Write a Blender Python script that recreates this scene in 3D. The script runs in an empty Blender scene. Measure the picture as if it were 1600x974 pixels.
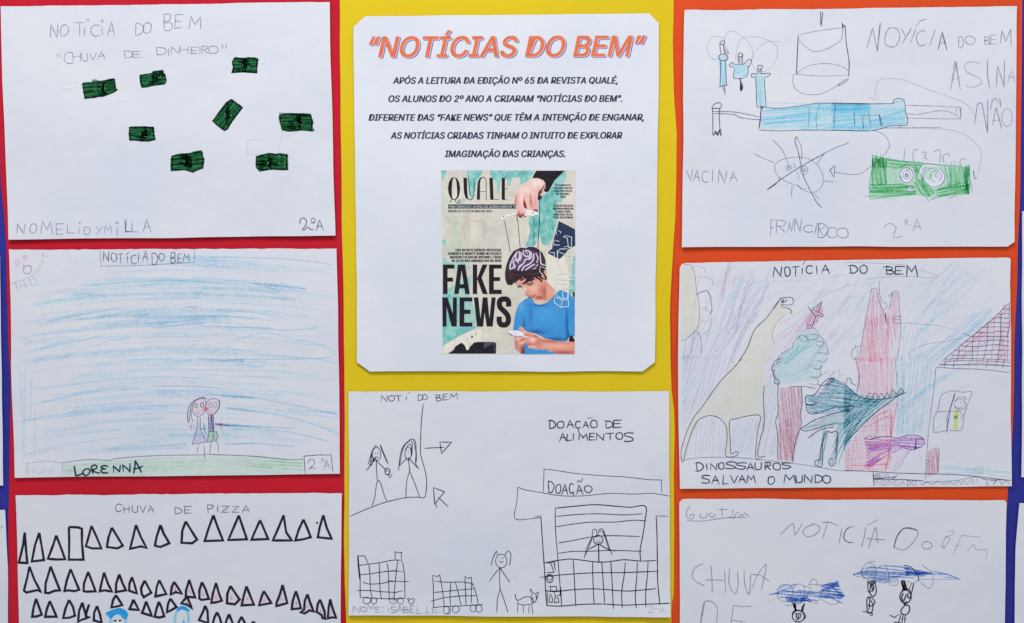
import bpy, bmesh, math, random
from mathutils import noise, Vector
R = random.Random(7)
sc = bpy.context.scene
col = sc.collection

# ---------------------------------------------------------------- camera, world, lamps
U = 0.000582                       # metres of wall per unit of the wall plan (one A4 sheet is 0.30 m wide)
def W(X, Y, h=0.0):                # plan coordinates (right, down) + height off the wall in mm -> world
    return ((X - 800.0) * U, -h * 0.001, (487.0 - Y) * U)

DIST = 1.15
cd = bpy.data.cameras.new('camera'); cam = bpy.data.objects.new('camera', cd); col.objects.link(cam)
cam.location = (0, -DIST - 0.0025, 0); cam.rotation_euler = (math.radians(90), 0, 0)
cd.sensor_width = 36; cd.lens = 36 * DIST / (1600 * U); cd.clip_start = 0.01; cd.clip_end = 50
sc.camera = cam
w = bpy.data.worlds.new('World'); sc.world = w; w.use_nodes = True
w.node_tree.nodes['Background'].inputs[0].default_value = (0.94, 0.97, 1.0, 1)
w.node_tree.nodes['Background'].inputs[1].default_value = 0.47
def area(name, loc, target, sx, sy, power, color):
    l = bpy.data.lights.new(name, 'AREA'); l.shape = 'RECTANGLE'; l.size = sx; l.size_y = sy
    l.energy = power; l.color = color
    o = bpy.data.objects.new(name, l); col.objects.link(o); o.location = loc
    d = Vector(target) - Vector(loc); o.rotation_euler = d.to_track_quat('-Z', 'Y').to_euler()
    return o
area('ceiling_lamp', (-0.25, -1.1, 1.4), (0, 0, -0.08), 1.1, 0.4, 23, (1.0, 0.98, 0.96))
area('room_lamp', (1.3, -2.2, 1.2), (0, 0, 0), 0.8, 0.8, 12, (1.0, 0.98, 0.97))
sc.view_settings.view_transform = 'Standard'; sc.view_settings.look = 'None'
sc.view_settings.exposure = 0; sc.view_settings.gamma = 1
sc.cycles.transparent_max_bounces = 48
sc.cycles.max_bounces = 4

# ---------------------------------------------------------------- materials
def lin(c):
    c /= 255.0
    return c / 12.92 if c <= 0.04045 else ((c + 0.055) / 1.055) ** 2.4
def RGB(t): return tuple(lin(x) for x in t) + (1,)
MATS = {}
def nodes(name):
    m = bpy.data.materials.new(name); m.use_nodes = True
    nt = m.node_tree; nt.nodes.clear()
    out = nt.nodes.new('ShaderNodeOutputMaterial')
    return m, nt, out
def N(nt, t, **kw):
    n = nt.nodes.new(t)
    for k, v in kw.items():
        if k[0] == '_': setattr(n, k[1:], v)
        else: n.inputs[k.replace('_', ' ')].default_value = v
    return n
def paper(name, rgb, rough=0.85, var=0.05, fibre=120, bump=0.25, crumple=0.35, tint=None):
    m, nt, out = nodes(name); L = nt.links.new
    tc = N(nt, 'ShaderNodeTexCoord')
    b = N(nt, 'ShaderNodeBsdfPrincipled', Roughness=rough); b.inputs['Specular IOR Level'].default_value = 0.25
    n1 = N(nt, 'ShaderNodeTexNoise', Scale=9.0, Detail=4.0); n2 = N(nt, 'ShaderNodeTexNoise', Scale=float(fibre) * 8, Detail=3.0, Roughness=0.7)
    L(tc.outputs['Object'], n1.inputs['Vector']); L(tc.outputs['Object'], n2.inputs['Vector'])
    c = RGB(rgb); t = RGB(tint) if tint else tuple(x * (1 - var) for x in c[:3]) + (1,)
    mx = N(nt, 'ShaderNodeMix', _data_type='RGBA'); mx.inputs[6].default_value = c; mx.inputs[7].default_value = t
    r = N(nt, 'ShaderNodeMapRange'); r.inputs[1].default_value = 0.38; r.inputs[2].default_value = 0.66
    L(n1.outputs[0], r.inputs[0]); L(r.outputs[0], mx.inputs[0])
    m2 = N(nt, 'ShaderNodeMix', _data_type='RGBA', _blend_type='MULTIPLY'); m2.inputs[0].default_value = 1
    r2 = N(nt, 'ShaderNodeMapRange'); r2.inputs[1].default_value = 0.3; r2.inputs[2].default_value = 0.7; r2.inputs[3].default_value = 1 - var * 1.3; r2.inputs[4].default_value = 1 + var * .6
    L(n2.outputs[0], r2.inputs[0]); L(mx.outputs[2], m2.inputs[6]); L(r2.outputs[0], m2.inputs[7])
    L(m2.outputs[2], b.inputs['Base Color'])
    b1 = N(nt, 'ShaderNodeBump', Strength=bump, Distance=0.0002); L(n2.outputs[0], b1.inputs['Height'])
    n3 = N(nt, 'ShaderNodeTexNoise', Scale=14.0, Detail=3.0, Roughness=0.45); L(tc.outputs['Object'], n3.inputs['Vector'])
    b2 = N(nt, 'ShaderNodeBump', Strength=min(1, crumple), Distance=0.0032)
    L(n3.outputs[0], b2.inputs['Height']); L(b1.outputs[0], b2.inputs['Normal']); L(b2.outputs[0], b.inputs['Normal'])
    L(b.outputs[0], out.inputs[0]); MATS[name] = m; return m
PAPER = (217, 220, 233)
FILM = set()
def ink(name, rgb, op=1.0, grain=0.0, scale=900, rough=0.7, rgb2=None, blotch=0.0, spec=0.2):
    """opaque print or marker (op = 1), or a stain that filters the light the paper gives back (op < 1);
    the stain is broken up by the tooth of the paper"""
    m, nt, out = nodes(name); L = nt.links.new
    tc = N(nt, 'ShaderNodeTexCoord')
    if op < 1 and not any(q in name for q in ('pen', 'marker', 'shadow', 'green_', 'roof_line', 'purple_line')): op *= .62
    if op >= 1:
        b = N(nt, 'ShaderNodeBsdfPrincipled', Roughness=rough); b.inputs['Specular IOR Level'].default_value = spec
        c = RGB(rgb); b.inputs['Base Color'].default_value = c
        nn = N(nt, 'ShaderNodeTexNoise', Scale=230.0, Detail=3.0); L(tc.outputs['Object'], nn.inputs['Vector'])
        r = N(nt, 'ShaderNodeMapRange'); r.inputs[1].default_value = 0.4; r.inputs[2].default_value = 0.62
        mx = N(nt, 'ShaderNodeMix', _data_type='RGBA'); mx.inputs[6].default_value = c
        mx.inputs[7].default_value = RGB(rgb2) if rgb2 else tuple(min(1, x * 1.07 + .004) for x in c[:3]) + (1,)
        L(nn.outputs[0], r.inputs[0]); L(r.outputs[0], mx.inputs[0]); L(mx.outputs[2], b.inputs['Base Color'])
        L(b.outputs[0], out.inputs[0])
    else:
        FILM.add(name)
        t = tuple(math.sqrt(min(1.0, lin(a) / lin(p_))) for a, p_ in zip(rgb, PAPER)) + (1,)
        n = N(nt, 'ShaderNodeTexNoise', Scale=float(scale), Detail=2.0, Roughness=0.6)
        L(tc.outputs['Object'], n.inputs['Vector'])
        r = N(nt, 'ShaderNodeMapRange'); r.inputs[1].default_value = 0.35; r.inputs[2].default_value = 0.65
        r.inputs[3].default_value = max(0, op * (1 - grain)); r.inputs[4].default_value = min(1, op * (1 + grain))
        L(n.outputs[0], r.inputs[0])
        n5 = N(nt, 'ShaderNodeTexNoise', Scale=60.0, Detail=2.0); L(tc.outputs['Object'], n5.inputs['Vector'])
        r5 = N(nt, 'ShaderNodeMapRange'); r5.inputs[1].default_value = 0.35; r5.inputs[2].default_value = 0.65
        r5.inputs[3].default_value = 1 - 0.45 * grain - blotch; r5.inputs[4].default_value = 1.0
        mm = N(nt, 'ShaderNodeMath', _operation='MULTIPLY'); L(n5.outputs[0], r5.inputs[0]); L(r.outputs[0], mm.inputs[0]); L(r5.outputs[0], mm.inputs[1])
        mx = N(nt, 'ShaderNodeMix', _data_type='RGBA'); mx.inputs[6].default_value = (1, 1, 1, 1); mx.inputs[7].default_value = t
        tr = N(nt, 'ShaderNodeBsdfTransparent'); L(mm.outputs[0], mx.inputs[0]); L(mx.outputs[2], tr.inputs[0]); L(tr.outputs[0], out.inputs[0])
    MATS[name] = m; return m

def photo_print():
    m, nt, out = nodes('photo_print'); b = N(nt, 'ShaderNodeBsdfPrincipled', Roughness=.6); b.inputs['Specular IOR Level'].default_value = .25
    a = N(nt, 'ShaderNodeAttribute', _attribute_name='print'); nt.links.new(a.outputs['Color'], b.inputs['Base Color']); nt.links.new(b.outputs[0], out.inputs[0]); MATS['photo_print'] = m
photo_print()
paper('wall_paint', (190, 190, 190)); paper('white_paper', (216, 218, 227), var=0.025, bump=0.1, crumple=1.0, tint=(207, 213, 226))
paper('office_paper', (218, 222, 232), var=0.015, bump=0.06, crumple=.8, tint=(210, 216, 228))
paper('red_card', (197, 21, 44), var=0.10, bump=0.5, crumple=0.5); paper('yellow_card', (220, 193, 26), var=0.05, bump=0.5, crumple=0.5)
paper('orange_card', (220, 76, 30), var=0.09, bump=0.5, crumple=0.5); paper('blue_card', (44, 50, 152), var=0.12, bump=0.5, crumple=0.5)
ink('pencil', (98, 94, 132), .6, .45); ink('pencil_soft', (132, 128, 160), .5, .5); ink('pencil_faint', (170, 170, 195), .45, .5)
ink('pencil_dark', (60, 56, 94), .78, .3); ink('blue_pen', (66, 62, 118), .8, .3); ink('pen', (48, 50, 78), .9, .15); ink('black_pen', (34, 36, 50), .95, .1)
ink('marker', (30, 24, 46), 1, 0, rgb2=(38, 32, 54)); ink('cyan_marker', (48, 162, 228), .9, .12, rgb2=(30, 145, 215)); ink('cyan_pale', (84, 186, 234), .85, .15)
ink('green_marker', (16, 92, 56), 1, 0, rgb2=(24, 112, 66), rough=.4, spec=.5); ink('green_mid', (96, 140, 118), .75, .35, rough=.4, spec=.5, scale=500); ink('green_deep', (12, 44, 38), .6, .3, rough=.4, spec=.5); ink('green_black', (10, 22, 32), .85, .25, rough=.4, spec=.5); ink('green_glint', (170, 215, 180), 1, 0)
ink('sky_blue', (130, 190, 224), .5, .6, scale=700); ink('sky_teal', (140, 205, 222), .5, .6, scale=700); ink('sky_deep', (96, 158, 210), .55, .5, scale=700)
ink('sky_wash', (172, 204, 228), .5, .5, scale=300, blotch=.2); ink('sky_violet', (164, 172, 212), .36, .6, scale=700)
ink('pale_green', (184, 212, 196), .55, .4, scale=300); ink('line_green', (64, 104, 70), .85, .3); ink('crayon_green', (140, 188, 120), .75, .4)
ink('skin_pink', (228, 190, 204), .6, .4); ink('rose', (218, 70, 110), .7, .4); ink('light_red', (226, 120, 140), .6, .5); ink('lilac', (176, 166, 208), .4, .4); ink('purple_line', (96, 60, 130), .75, .3)
ink('pink_faint', (222, 130, 180), .8, .4)

# ---------------------------------------------------------------- sheets and ink
SHEETS = {}
class Sheet:
    def __init__(s, name, label, cat, left, right, mat, height, group=None, torn=0.0, thick=0.25, step=9, parent=None, seed=0):
        s.height = height; s.layer = 0; s.top = .06
        rows = []
        for k in range(len(left) - 1):
            (ax, ay), (bx, by) = left[k], left[k + 1]; (cx, cy), (dx, dy) = right[k], right[k + 1]
            n = max(1, int(max(math.hypot(bx - ax, by - ay), math.hypot(dx - cx, dy - cy)) / step))
            for i in range(n + (k == len(left) - 2)):
                t = i / n; rows.append(((ax + (bx - ax) * t, ay + (by - ay) * t), (cx + (dx - cx) * t, cy + (dy - cy) * t)))
        nx = max(2, int(max(abs(r[1][0] - r[0][0]) for r in rows) / step))
        nr = len(rows); V = []
        for ri, (a, b) in enumerate(rows):
            for i in range(nx + 1):
                u = i / nx; X = a[0] + (b[0] - a[0]) * u; Y = a[1] + (b[1] - a[1]) * u
                e = noise.noise((X * .013, Y * .013, seed + 3.3)) * 1.1
                if ri == 0:
                    if torn: e += torn * (abs(noise.noise((X * .055, 1.7, seed))) * 2.2 + noise.noise((X * .21, 4.1, seed)) * .9 - .5)
                    Y += e
                elif ri == nr - 1: Y += e
                if i in (0, nx): X += e * .8
                V.append((X, Y))
        s.nx = nx; F = []; nv = len(V); idx = lambda r, i: r * (nx + 1) + i
        verts = [W(X, Y, height(X, Y)) for X, Y in V] + [W(X, Y, height(X, Y) - thick) for X, Y in V]
        for r in range(nr - 1):
            for i in range(nx):
                a, b, c, d = idx(r, i), idx(r + 1, i), idx(r + 1, i + 1), idx(r, i + 1)
                F.append((a, b, c, d)); F.append((a + nv, d + nv, c + nv, b + nv))
        ring = [idx(0, i) for i in range(nx + 1)] + [idx(r, nx) for r in range(1, nr)] + [idx(nr - 1, i) for i in range(nx - 1, -1, -1)] + [idx(r, 0) for r in range(nr - 2, 0, -1)]
        b0 = len(verts); verts += [verts[i] for i in ring] + [verts[i + nv] for i in ring]; m_ = len(ring)
        for i in range(m_):
            j = (i + 1) % m_; F.append((b0 + i, b0 + j, b0 + m_ + j, b0 + m_ + i))
        cx = sum(v[0] for v in V) / len(V); cy = sum(v[1] for v in V) / len(V)
        s.org = W(cx, cy, 0)
        me = bpy.data.meshes.new(name); me.from_pydata([tuple(v[k] - s.org[k] for k in range(3)) for v in verts], [], F)
        me.materials.append(MATS[mat]); me.update()
        for p in me.polygons: p.use_smooth = p.index < 2 * (nr - 1) * nx
        o = bpy.data.objects.new(name, me); col.objects.link(o); o.location = s.org
        o['label'] = label; o['category'] = cat
        if group: o['group'] = group
        s.obj = o; s.name = name
def lerp(a, b, t): return a + (b - a) * t
def P(st):
    return [tuple(float(q) for q in p.split(',')) for p in st.split()]
def smooth(pts, closed=False):
    n = len(pts)
    if n < 3: return pts
    out = []
    g = (lambda i: pts[i % n]) if closed else (lambda i: pts[min(max(i, 0), n - 1)])
    for i in range(n if closed else n - 1):
        p0, p1, p2, p3 = g(i - 1), g(i), g(i + 1), g(i + 2)
        for k in range(5):
            t = k / 5; t2 = t * t; t3 = t2 * t
            out.append(tuple(0.5 * (2 * p1[j] + (p2[j] - p0[j]) * t + (2 * p0[j] - 5 * p1[j] + 4 * p2[j] - p3[j]) * t2 + (3 * p1[j] - p0[j] - 3 * p2[j] + p3[j]) * t3) for j in (0, 1)))
    if not closed: out.append(pts[-1])
    return out
GLY = {
'A': '0,1 .48,0 1,1|.18,.62 .84,.6', 'B': '0,0 .03,1|~0,.02 .7,.04 .8,.22 .6,.42 .02,.5|~.02,.5 .8,.55 1,.75 .75,.96 .03,1',
'C': '~1,.1 .7,0 .3,.06 .03,.35 .03,.7 .3,.97 .7,1 1,.88', 'D': '0,0 .03,1|~0,0 .6,.05 1,.35 .95,.7 .55,.97 .03,1',
'E': '1,0 0,.03 0,1 1,.97|0,.5 .8,.48', 'e': '~1,.05 .4,.05 .1,.25 .55,.45 .1,.62 .2,.95 1,.95', 'F': '1,0 0,.03 .05,1|0,.5 .75,.48', 'G': '~1,.12 .6,0 .2,.08 0,.45 .15,.85 .5,1 .9,.85|.9,.85 .95,.55 .55,.55',
'H': '0,0 .05,1|1,0 .97,1|0,.52 1,.48', 'I': '.5,0 .5,1', 'J': '~.8,0 .8,.7 .5,1 .1,.8', 'L': '.05,0 0,1 1,.97',
'M': '0,1 .12,0 .5,.6 .85,0 1,1', 'N': '0,1 .08,0 .9,1 1,0', 'O': '~.5,0 .12,.14 0,.5 .14,.88 .5,1 .88,.84 1,.48 .86,.12 .5,0',
'P': '.05,0 .08,1|~.05,.02 .7,0 1,.22 .7,.48 .07,.52', 'R': '.05,0 .05,1|~.05,.02 .7,0 .95,.2 .7,.45 .07,.5|.3,.5 1,1', 'S': '~1,.1 .6,0 .1,.12 .15,.38 .8,.58 .95,.82 .5,1 0,.9',
'T': '0,.03 1,0|.5,.02 .5,1', 'U': '~0,0 .02,.6 .2,.95 .6,1 .95,.8 1,0', 'V': '0,0 .5,1 1,0', 'X': '0,0 1,1|1,0 0,1', 'Y': '0,0 .5,.5|1,0 .2,1', 'Z': '0,.03 1,0 0,1 1,.97',
'2': '~0,.2 .3,0 .8,.08 .8,.35 .1,.95|~.1,.95 .3,.8 .6,1 1,.92', 'z': '~0,.25 .4,0 .9,.2 .6,.6 .1,.95 1,.92', '*': '~.5,0 0,.5 .5,1 1,.5 .5,0', '-': '0,.5 1,.5', '/': '1,0 0,1', '\\': '0,0 1,1',
'"': '.1,0 .2,1|.8,0 .9,1', '.': '.2,.2 .8,.8', ',': '1,0 0,1', '6': '~.9,0 .3,.3 .05,.7 .4,1 .9,.8 .7,.5 .15,.6', 'Q': '~.5,0 .1,.15 0,.5 .15,.9 .6,1 .95,.7 .95,.3 .5,0|.6,.7 1,1',
'~': '~0,.8 .3,.1 .6,.8 1,.1', 'c': '~.6,0 .3,.5 .8,.7 .2,1'}
try:                              # Blender's own interface typeface; the built-in one if it is not there
    FONT = bpy.data.fonts.load(bpy.utils.system_resource('DATAFILES', path='fonts') + '/Inter.woff2')
except Exception:
    FONT = None
def _cap():
    cu = bpy.data.curves.new('type', 'FONT'); cu.body = 'H'; cu.font = FONT; ob = bpy.data.objects.new('type', cu); col.objects.link(ob)
    bpy.context.view_layer.update(); me = bpy.data.meshes.new_from_object(ob); c = max(v.co.y for v in me.vertices)
    bpy.data.objects.remove(ob); bpy.data.meshes.remove(me); bpy.data.curves.remove(cu); return c
CAP = _cap()
class Ink:
    def __init__(s, name, sheet, frame=(0, 0, 1), label=None):
        s.name = name; s.sh = sheet; s.fr = frame; s.label = label; s.V = []; s.F = []; s.MI = []; s.mats = []; s.C = {}
    def T(s, p): return (s.fr[0] + p[0] / s.fr[2], s.fr[1] + p[1] / s.fr[2])
    def frame(s, ox, oy, sc_): s.fr = (ox, oy, sc_); return s
    def mi(s, m):
        if m not in s.mats: s.mats.append(m)
        return s.mats.index(m)
    def h(s, m):
        s.sh.layer += 1
        if m in FILM: return s.sh.top + .0012 + .00013 * (s.sh.layer % 7)
        s.sh.top += .0025
        return s.sh.top
    def _v(s, X, Y, dz):
        s.V.append(tuple(a - b for a, b in zip(W(X, Y, s.sh.height(X, Y) + dz), s.sh.org))); return len(s.V) - 1
    def _stroke(s, pts, w, m, taper=.6, jit=.12, closed=False):
        dz = s.h(m); q = []
        if closed: pts = pts + [pts[0]]
        for a, b in zip(pts, pts[1:]):
            d = math.hypot(b[0] - a[0], b[1] - a[1])
            if d < 0.05: continue
            n = max(1, int(d / 5))
            for k in range(n): q.append((lerp(a[0], b[0], k / n), lerp(a[1], b[1], k / n)))
        if not q: q = [pts[0]]
        q.append(pts[-1] if (len(q) > 1 or math.hypot(pts[-1][0] - q[0][0], pts[-1][1] - q[0][1]) > .05) else (pts[-1][0] + w, pts[-1][1]))
        n = len(q); seed = R.random() * 99; prev = None; mi = s.mi(m)
        for i in range(n):
            if i == 0: dx, dy = q[1][0] - q[0][0], q[1][1] - q[0][1]; k = 1
            elif i == n - 1: dx, dy = q[-1][0] - q[-2][0], q[-1][1] - q[-2][1]; k = 1
            else:
                ax, ay = q[i][0] - q[i - 1][0], q[i][1] - q[i - 1][1]; bx, by = q[i + 1][0] - q[i][0], q[i + 1][1] - q[i][1]
                la = math.hypot(ax, ay) or 1; lb = math.hypot(bx, by) or 1
                ax /= la; ay /= la; bx /= lb; by /= lb; dx, dy = ax + bx, ay + by
                if math.hypot(dx, dy) < .35:          # hairpin: start a new ribbon
                    for ex, ey in ((ax, ay), (bx, by)):
                        hw = w / 2
                        c0 = s._v(q[i][0] - ey * hw, q[i][1] + ex * hw, dz); c1 = s._v(q[i][0] + ey * hw, q[i][1] - ex * hw, dz)
                        if (ex, ey) == (ax, ay) and prev: s.F.append((prev[0], c0, c1, prev[1])); s.MI.append(mi)
                        prev = (c0, c1)
                    # round cap over the turn
                    cc = [s._v(q[i][0] + math.cos(t * math.pi / 3) * w / 2, q[i][1] + math.sin(t * math.pi / 3) * w / 2, dz + .0006) for t in range(6)]
                    s.F.append(tuple(cc)); s.MI.append(mi)
                    continue
                k = min(1.6, 2 / max(.5, math.hypot(dx, dy)))
            l = math.hypot(dx, dy) or 1
            wv = w * 1.15 * (1 + jit * 2 * noise.noise((q[i][0] * .12, q[i][1] * .12, seed)))
            if i in (0, n - 1) and not closed: wv *= taper
            hw = wv / 2 * k; X, Y = q[i]
            if i == 0 and not closed: X -= dx / l * w * .3; Y -= dy / l * w * .3
            if i == n - 1 and not closed: X += dx / l * w * .3; Y += dy / l * w * .3
            c0 = s._v(X - dy / l * hw, Y + dx / l * hw, dz); c1 = s._v(X + dy / l * hw, Y - dx / l * hw, dz)
            if prev: s.F.append((prev[0], c0, c1, prev[1])); s.MI.append(mi)
            prev = (c0, c1)
    def l(s, st, w=1.3, m='pencil', sm=True, wob=.0, jit=.12, closed=False, taper=.6):
        for part in st.split(';'):
            if not part.strip(): continue
            pts = P(part)
            if sm and len(pts) > 2: pts = smooth(pts, closed)
            pts = [s.T(p) for p in pts]
            if wob:
                sd = R.random() * 50
                d2 = []
                for a, b in zip(pts, pts[1:]):
                    n = max(1, int(math.hypot(b[0] - a[0], b[1] - a[1]) / 6))
                    for k in range(n): d2.append((lerp(a[0], b[0], k / n), lerp(a[1], b[1], k / n)))
                d2.append(pts[-1])
                pts = [(x + noise.noise((x * .05, y * .05, sd)) * wob, y + noise.noise((x * .05, y * .05, sd + 9)) * wob) for x, y in d2]
            s._stroke(pts, w, m, jit=jit, closed=closed, taper=taper)
        return s
    def o(s, cx, cy, rx, ry, w=1.2, m='pencil', rot=0, turns=1.05):
        n = 16; pts = []
        for i in range(int(n * turns) + 1):
            a = i / n * 2 * math.pi - 1.2; x, y = math.cos(a) * rx, math.sin(a) * ry
            pts.append(s.T((cx + x * math.cos(rot) - y * math.sin(rot), cy + x * math.sin(rot) + y * math.cos(rot))))
        s._stroke(pts, w, m); return s
    def dot(s, cx, cy, r, m='pen', ry=None):
        n = 10; return s.f([(cx + math.cos(i / n * 6.283) * r, cy + math.sin(i / n * 6.283) * (ry or r)) for i in range(n)], m, grid=0)
    def t(s, st, w=1.3, m='pencil'):
        for e in st.split(';'):
            q = e.split()
            if not q: continue
            x0, y0, x1, y1 = (float(v) for v in q[1].split(','))
            sl = R.uniform(-.07, .07); dy_ = R.uniform(-.06, .06) * (y1 - y0)
            for stk in GLY[q[0]].split('|'):
                cur = stk[0] == '~'; pts = P(stk.lstrip('~'))
                j = .05
                pts = [(x0 + (x1 - x0) * (px + R.uniform(-j, j)) + sl * (y1 - y0) * (.5 - py), y0 + dy_ + (y1 - y0) * (py + R.uniform(-j, j))) for px, py in pts]
                if cur: pts = smooth(pts)
                elif len(pts) == 2:
                    a, b = pts; bow = R.uniform(-.03, .03)
                    pts = [a, ((a[0] + b[0]) / 2 + bow * (b[1] - a[1]), (a[1] + b[1]) / 2 - bow * (b[0] - a[0])), b]
                s._stroke([s.T(p) for p in pts], w, m)
        return s
    def f(s, poly, m, grid=7, sm=False, holes=None):
        """filled flat shape, cut on a grid so it follows the sheet"""
        if isinstance(poly, str): poly = P(poly)
        if sm: poly = smooth(poly, True)
        pts = [s.T(p) for p in poly]; dz = s.h(m); mi = s.mi(m)
        bm = bmesh.new()
        vs = [bm.verts.new((x, y, 0)) for x, y in pts]
        try: bm.faces.new(vs)
        except ValueError: bm.free(); return s
        bm.faces.ensure_lookup_table(); bm.faces[0].normal_update()
        bmesh.ops.triangulate(bm, faces=bm.faces[:], ngon_method='EAR_CLIP')
        if grid: s._cut(bm, pts, grid)
        base = len(s.V); bm.verts.index_update()
        for v in bm.verts: s._v(v.co.x, v.co.y, dz)
        for f in bm.faces: s.F.append(tuple(base + v.index for v in f.verts)); s.MI.append(mi)
        bm.free(); return s
    def g(s, poly, base, blobs=(), grid=1.6, grain=.03, sm=False, field=None):
        """a patch of four-colour print: tones blend over a fine net of points"""
        if isinstance(poly, str): poly = P(poly)
        if sm: poly = smooth(poly, True)
        pts = [s.T(p) for p in poly]; dz = s.h('photo_print'); mi = s.mi('photo_print')
        bm = bmesh.new(); bm.faces.new([bm.verts.new((x, y, 0)) for x, y in pts]); bm.faces.ensure_lookup_table(); bm.faces[0].normal_update()
        bmesh.ops.triangulate(bm, faces=bm.faces[:], ngon_method='EAR_CLIP'); s._cut(bm, pts, grid)
        b0 = len(s.V); bm.verts.index_update()
        for v in bm.verts:
            X, Y = v.co.x, v.co.y; s._v(X, Y, dz); c = list(base)
            x, y = (X - s.fr[0]) * s.fr[2], (Y - s.fr[1]) * s.fr[2]
            if field: c = field(X, Y, c)
            for bx, by, rx, ry, bc, *st in blobs:
                d = ((x - bx) / rx) ** 2 + ((y - by) / ry) ** 2
                if d < 5:
                    a = math.exp(-d * 1.2) * (st[0] if st else 1); c = [c[i] + (bc[i] - c[i]) * a for i in range(3)]
            n = 1 + grain * 2 * noise.noise((X * .5, Y * .5, 2.2)) + grain * noise.noise((X * 1.7, Y * 1.7, 5.2))
            s.C[b0 + v.index] = tuple(lin(max(0, min(255, q * n))) for q in c) + (1,)
        for f in bm.faces: s.F.append(tuple(b0 + v.index for v in f.verts)); s.MI.append(mi)
        bm.free(); return s
    def _cut(s, bm, pts, grid):
        for ax in (0, 1):
            lo, hi = min(p[ax] for p in pts), max(p[ax] for p in pts); k = math.ceil(lo / grid) * grid
            while k < hi:
                no = (1, 0, 0) if ax == 0 else (0, 1, 0)
                bmesh.ops.bisect_plane(bm, geom=bm.verts[:] + bm.edges[:] + bm.faces[:], plane_co=(k, k, 0), plane_no=no); k += grid
    def hatch(s, poly, ang=0, gap=2.2, w=1.6, m='sky_blue', jit=.6, over=0.0, zig=True):
        """coloured-pencil shading: back-and-forth strokes inside a shape"""
        if isinstance(poly, str): poly = P(poly)
        pts = [s.T(p) for p in poly]; a = math.radians(ang); ca, sa = math.cos(a), math.sin(a)
        q = [(x * ca + y * sa, -x * sa + y * ca) for x, y in pts]
        y = min(p[1] for p in q) + gap * .5; ymax = max(p[1] for p in q)
        flip = False
        while y < ymax:
            xs = []
            for (x1, y1), (x2, y2) in zip(q, q[1:] + q[:1]):
                if (y1 <= y) != (y2 <= y): xs.append(x1 + (y - y1) / (y2 - y1) * (x2 - x1))
            xs.sort()
            for k in range(0, len(xs) - 1, 2):
                xa = xs[k] + R.uniform(-1, .6) * jit * 2 - over; xb = xs[k + 1] + R.uniform(-.6, 1) * jit * 2 + over
                if xb - xa < .6: continue
                tl_ = R.uniform(-1, 1) * min(3.0, (xb - xa) * .05); ya = y - tl_ + R.uniform(-1, 1) * jit; yb = y + tl_ + R.uniform(-1, 1) * jit; ym = (ya + yb) / 2 + R.uniform(-1, 1) * jit
                seg = [(xa, ya), ((xa + xb) / 2, ym), (xb, yb)]
                seg = smooth(seg) if xb - xa > 14 else [seg[0], seg[2]]
                if flip: seg = seg[::-1]
                s._stroke([(px * ca - py * sa, px * sa + py * ca) for px, py in seg], w * R.uniform(.75, 1.2), m)
            flip = not flip; y += gap * R.choice((.55, .8, 1, 1, 1.2, 1.7))
        return s
    def text(s, body, x0, x1, base, cap, m='black_pen', bold=0.0, italic=0.0, rot=0.0, dx=0, dy=0, weight=((0, 0),)):
        """printed line of type between x0 and x1 (plan), baseline y, capital height"""
        cu = bpy.data.curves.new('type', 'FONT'); cu.body = body; cu.font = FONT; cu.size = 1; cu.offset = bold; cu.shear = italic; cu.resolution_u = 3
        ob = bpy.data.objects.new('type', cu); col.objects.link(ob)
        bpy.context.view_layer.update()
        me = bpy.data.meshes.new_from_object(ob); bpy.data.objects.remove(ob)
        vs = [v.co.copy() for v in me.vertices]
        if not vs: return s
        mx0, mx1 = min(v.x for v in vs), max(v.x for v in vs)
        k = (x1 - x0) / (mx1 - mx0); ky = cap / CAP
        cr, sr = math.cos(rot), math.sin(rot)
        dz = s.h(m); mi = s.mi(m); b0 = len(s.V)
        for q, (ex, ey) in enumerate(weight):
            b0 = len(s.V)
            if q: dz = s.h(m)
            for v in vs:
                X = (v.x - mx0) * k; Y = -v.y * ky
                s._v(x0 + dx + ex + X * cr - Y * sr, base + dy + ey + X * sr + Y * cr, dz)
            for p in me.polygons: s.F.append(tuple(b0 + i for i in reversed(p.vertices))); s.MI.append(mi)
        bpy.data.meshes.remove(me); bpy.data.curves.remove(cu); return s
    def make(s):
        # every ribbon faces the room
        me = bpy.data.meshes.new(s.name); me.from_pydata(s.V, [], s.F)
        for n in s.mats: me.materials.append(MATS[n])
        me.polygons.foreach_set('material_index', s.MI); me.update()
        if s.C:
            at = me.color_attributes.new('print', 'FLOAT_COLOR', 'POINT'); flat = [0.5] * (4 * len(s.V))
            for i, c in s.C.items(): flat[4 * i:4 * i + 4] = c
            at.data.foreach_set('color', flat)
        o = bpy.data.objects.new(s.name, me); col.objects.link(o); o.parent = s.sh.obj
        if s.label: o['label'] = s.label
        return o
def bump2(X, Y, sd, a=.5, f=.006):
    return a * (noise.noise((X * f, Y * f, sd)) + .5 * noise.noise((X * f * 2.1, Y * f * 1.7, sd + 5)))
def edge_lift(v, lo, hi, rng, amt):          # extra height within rng of an edge
    return amt * max(0, 1 - abs(v - lo) / rng) ** 2 if hi is None else 0
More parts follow.
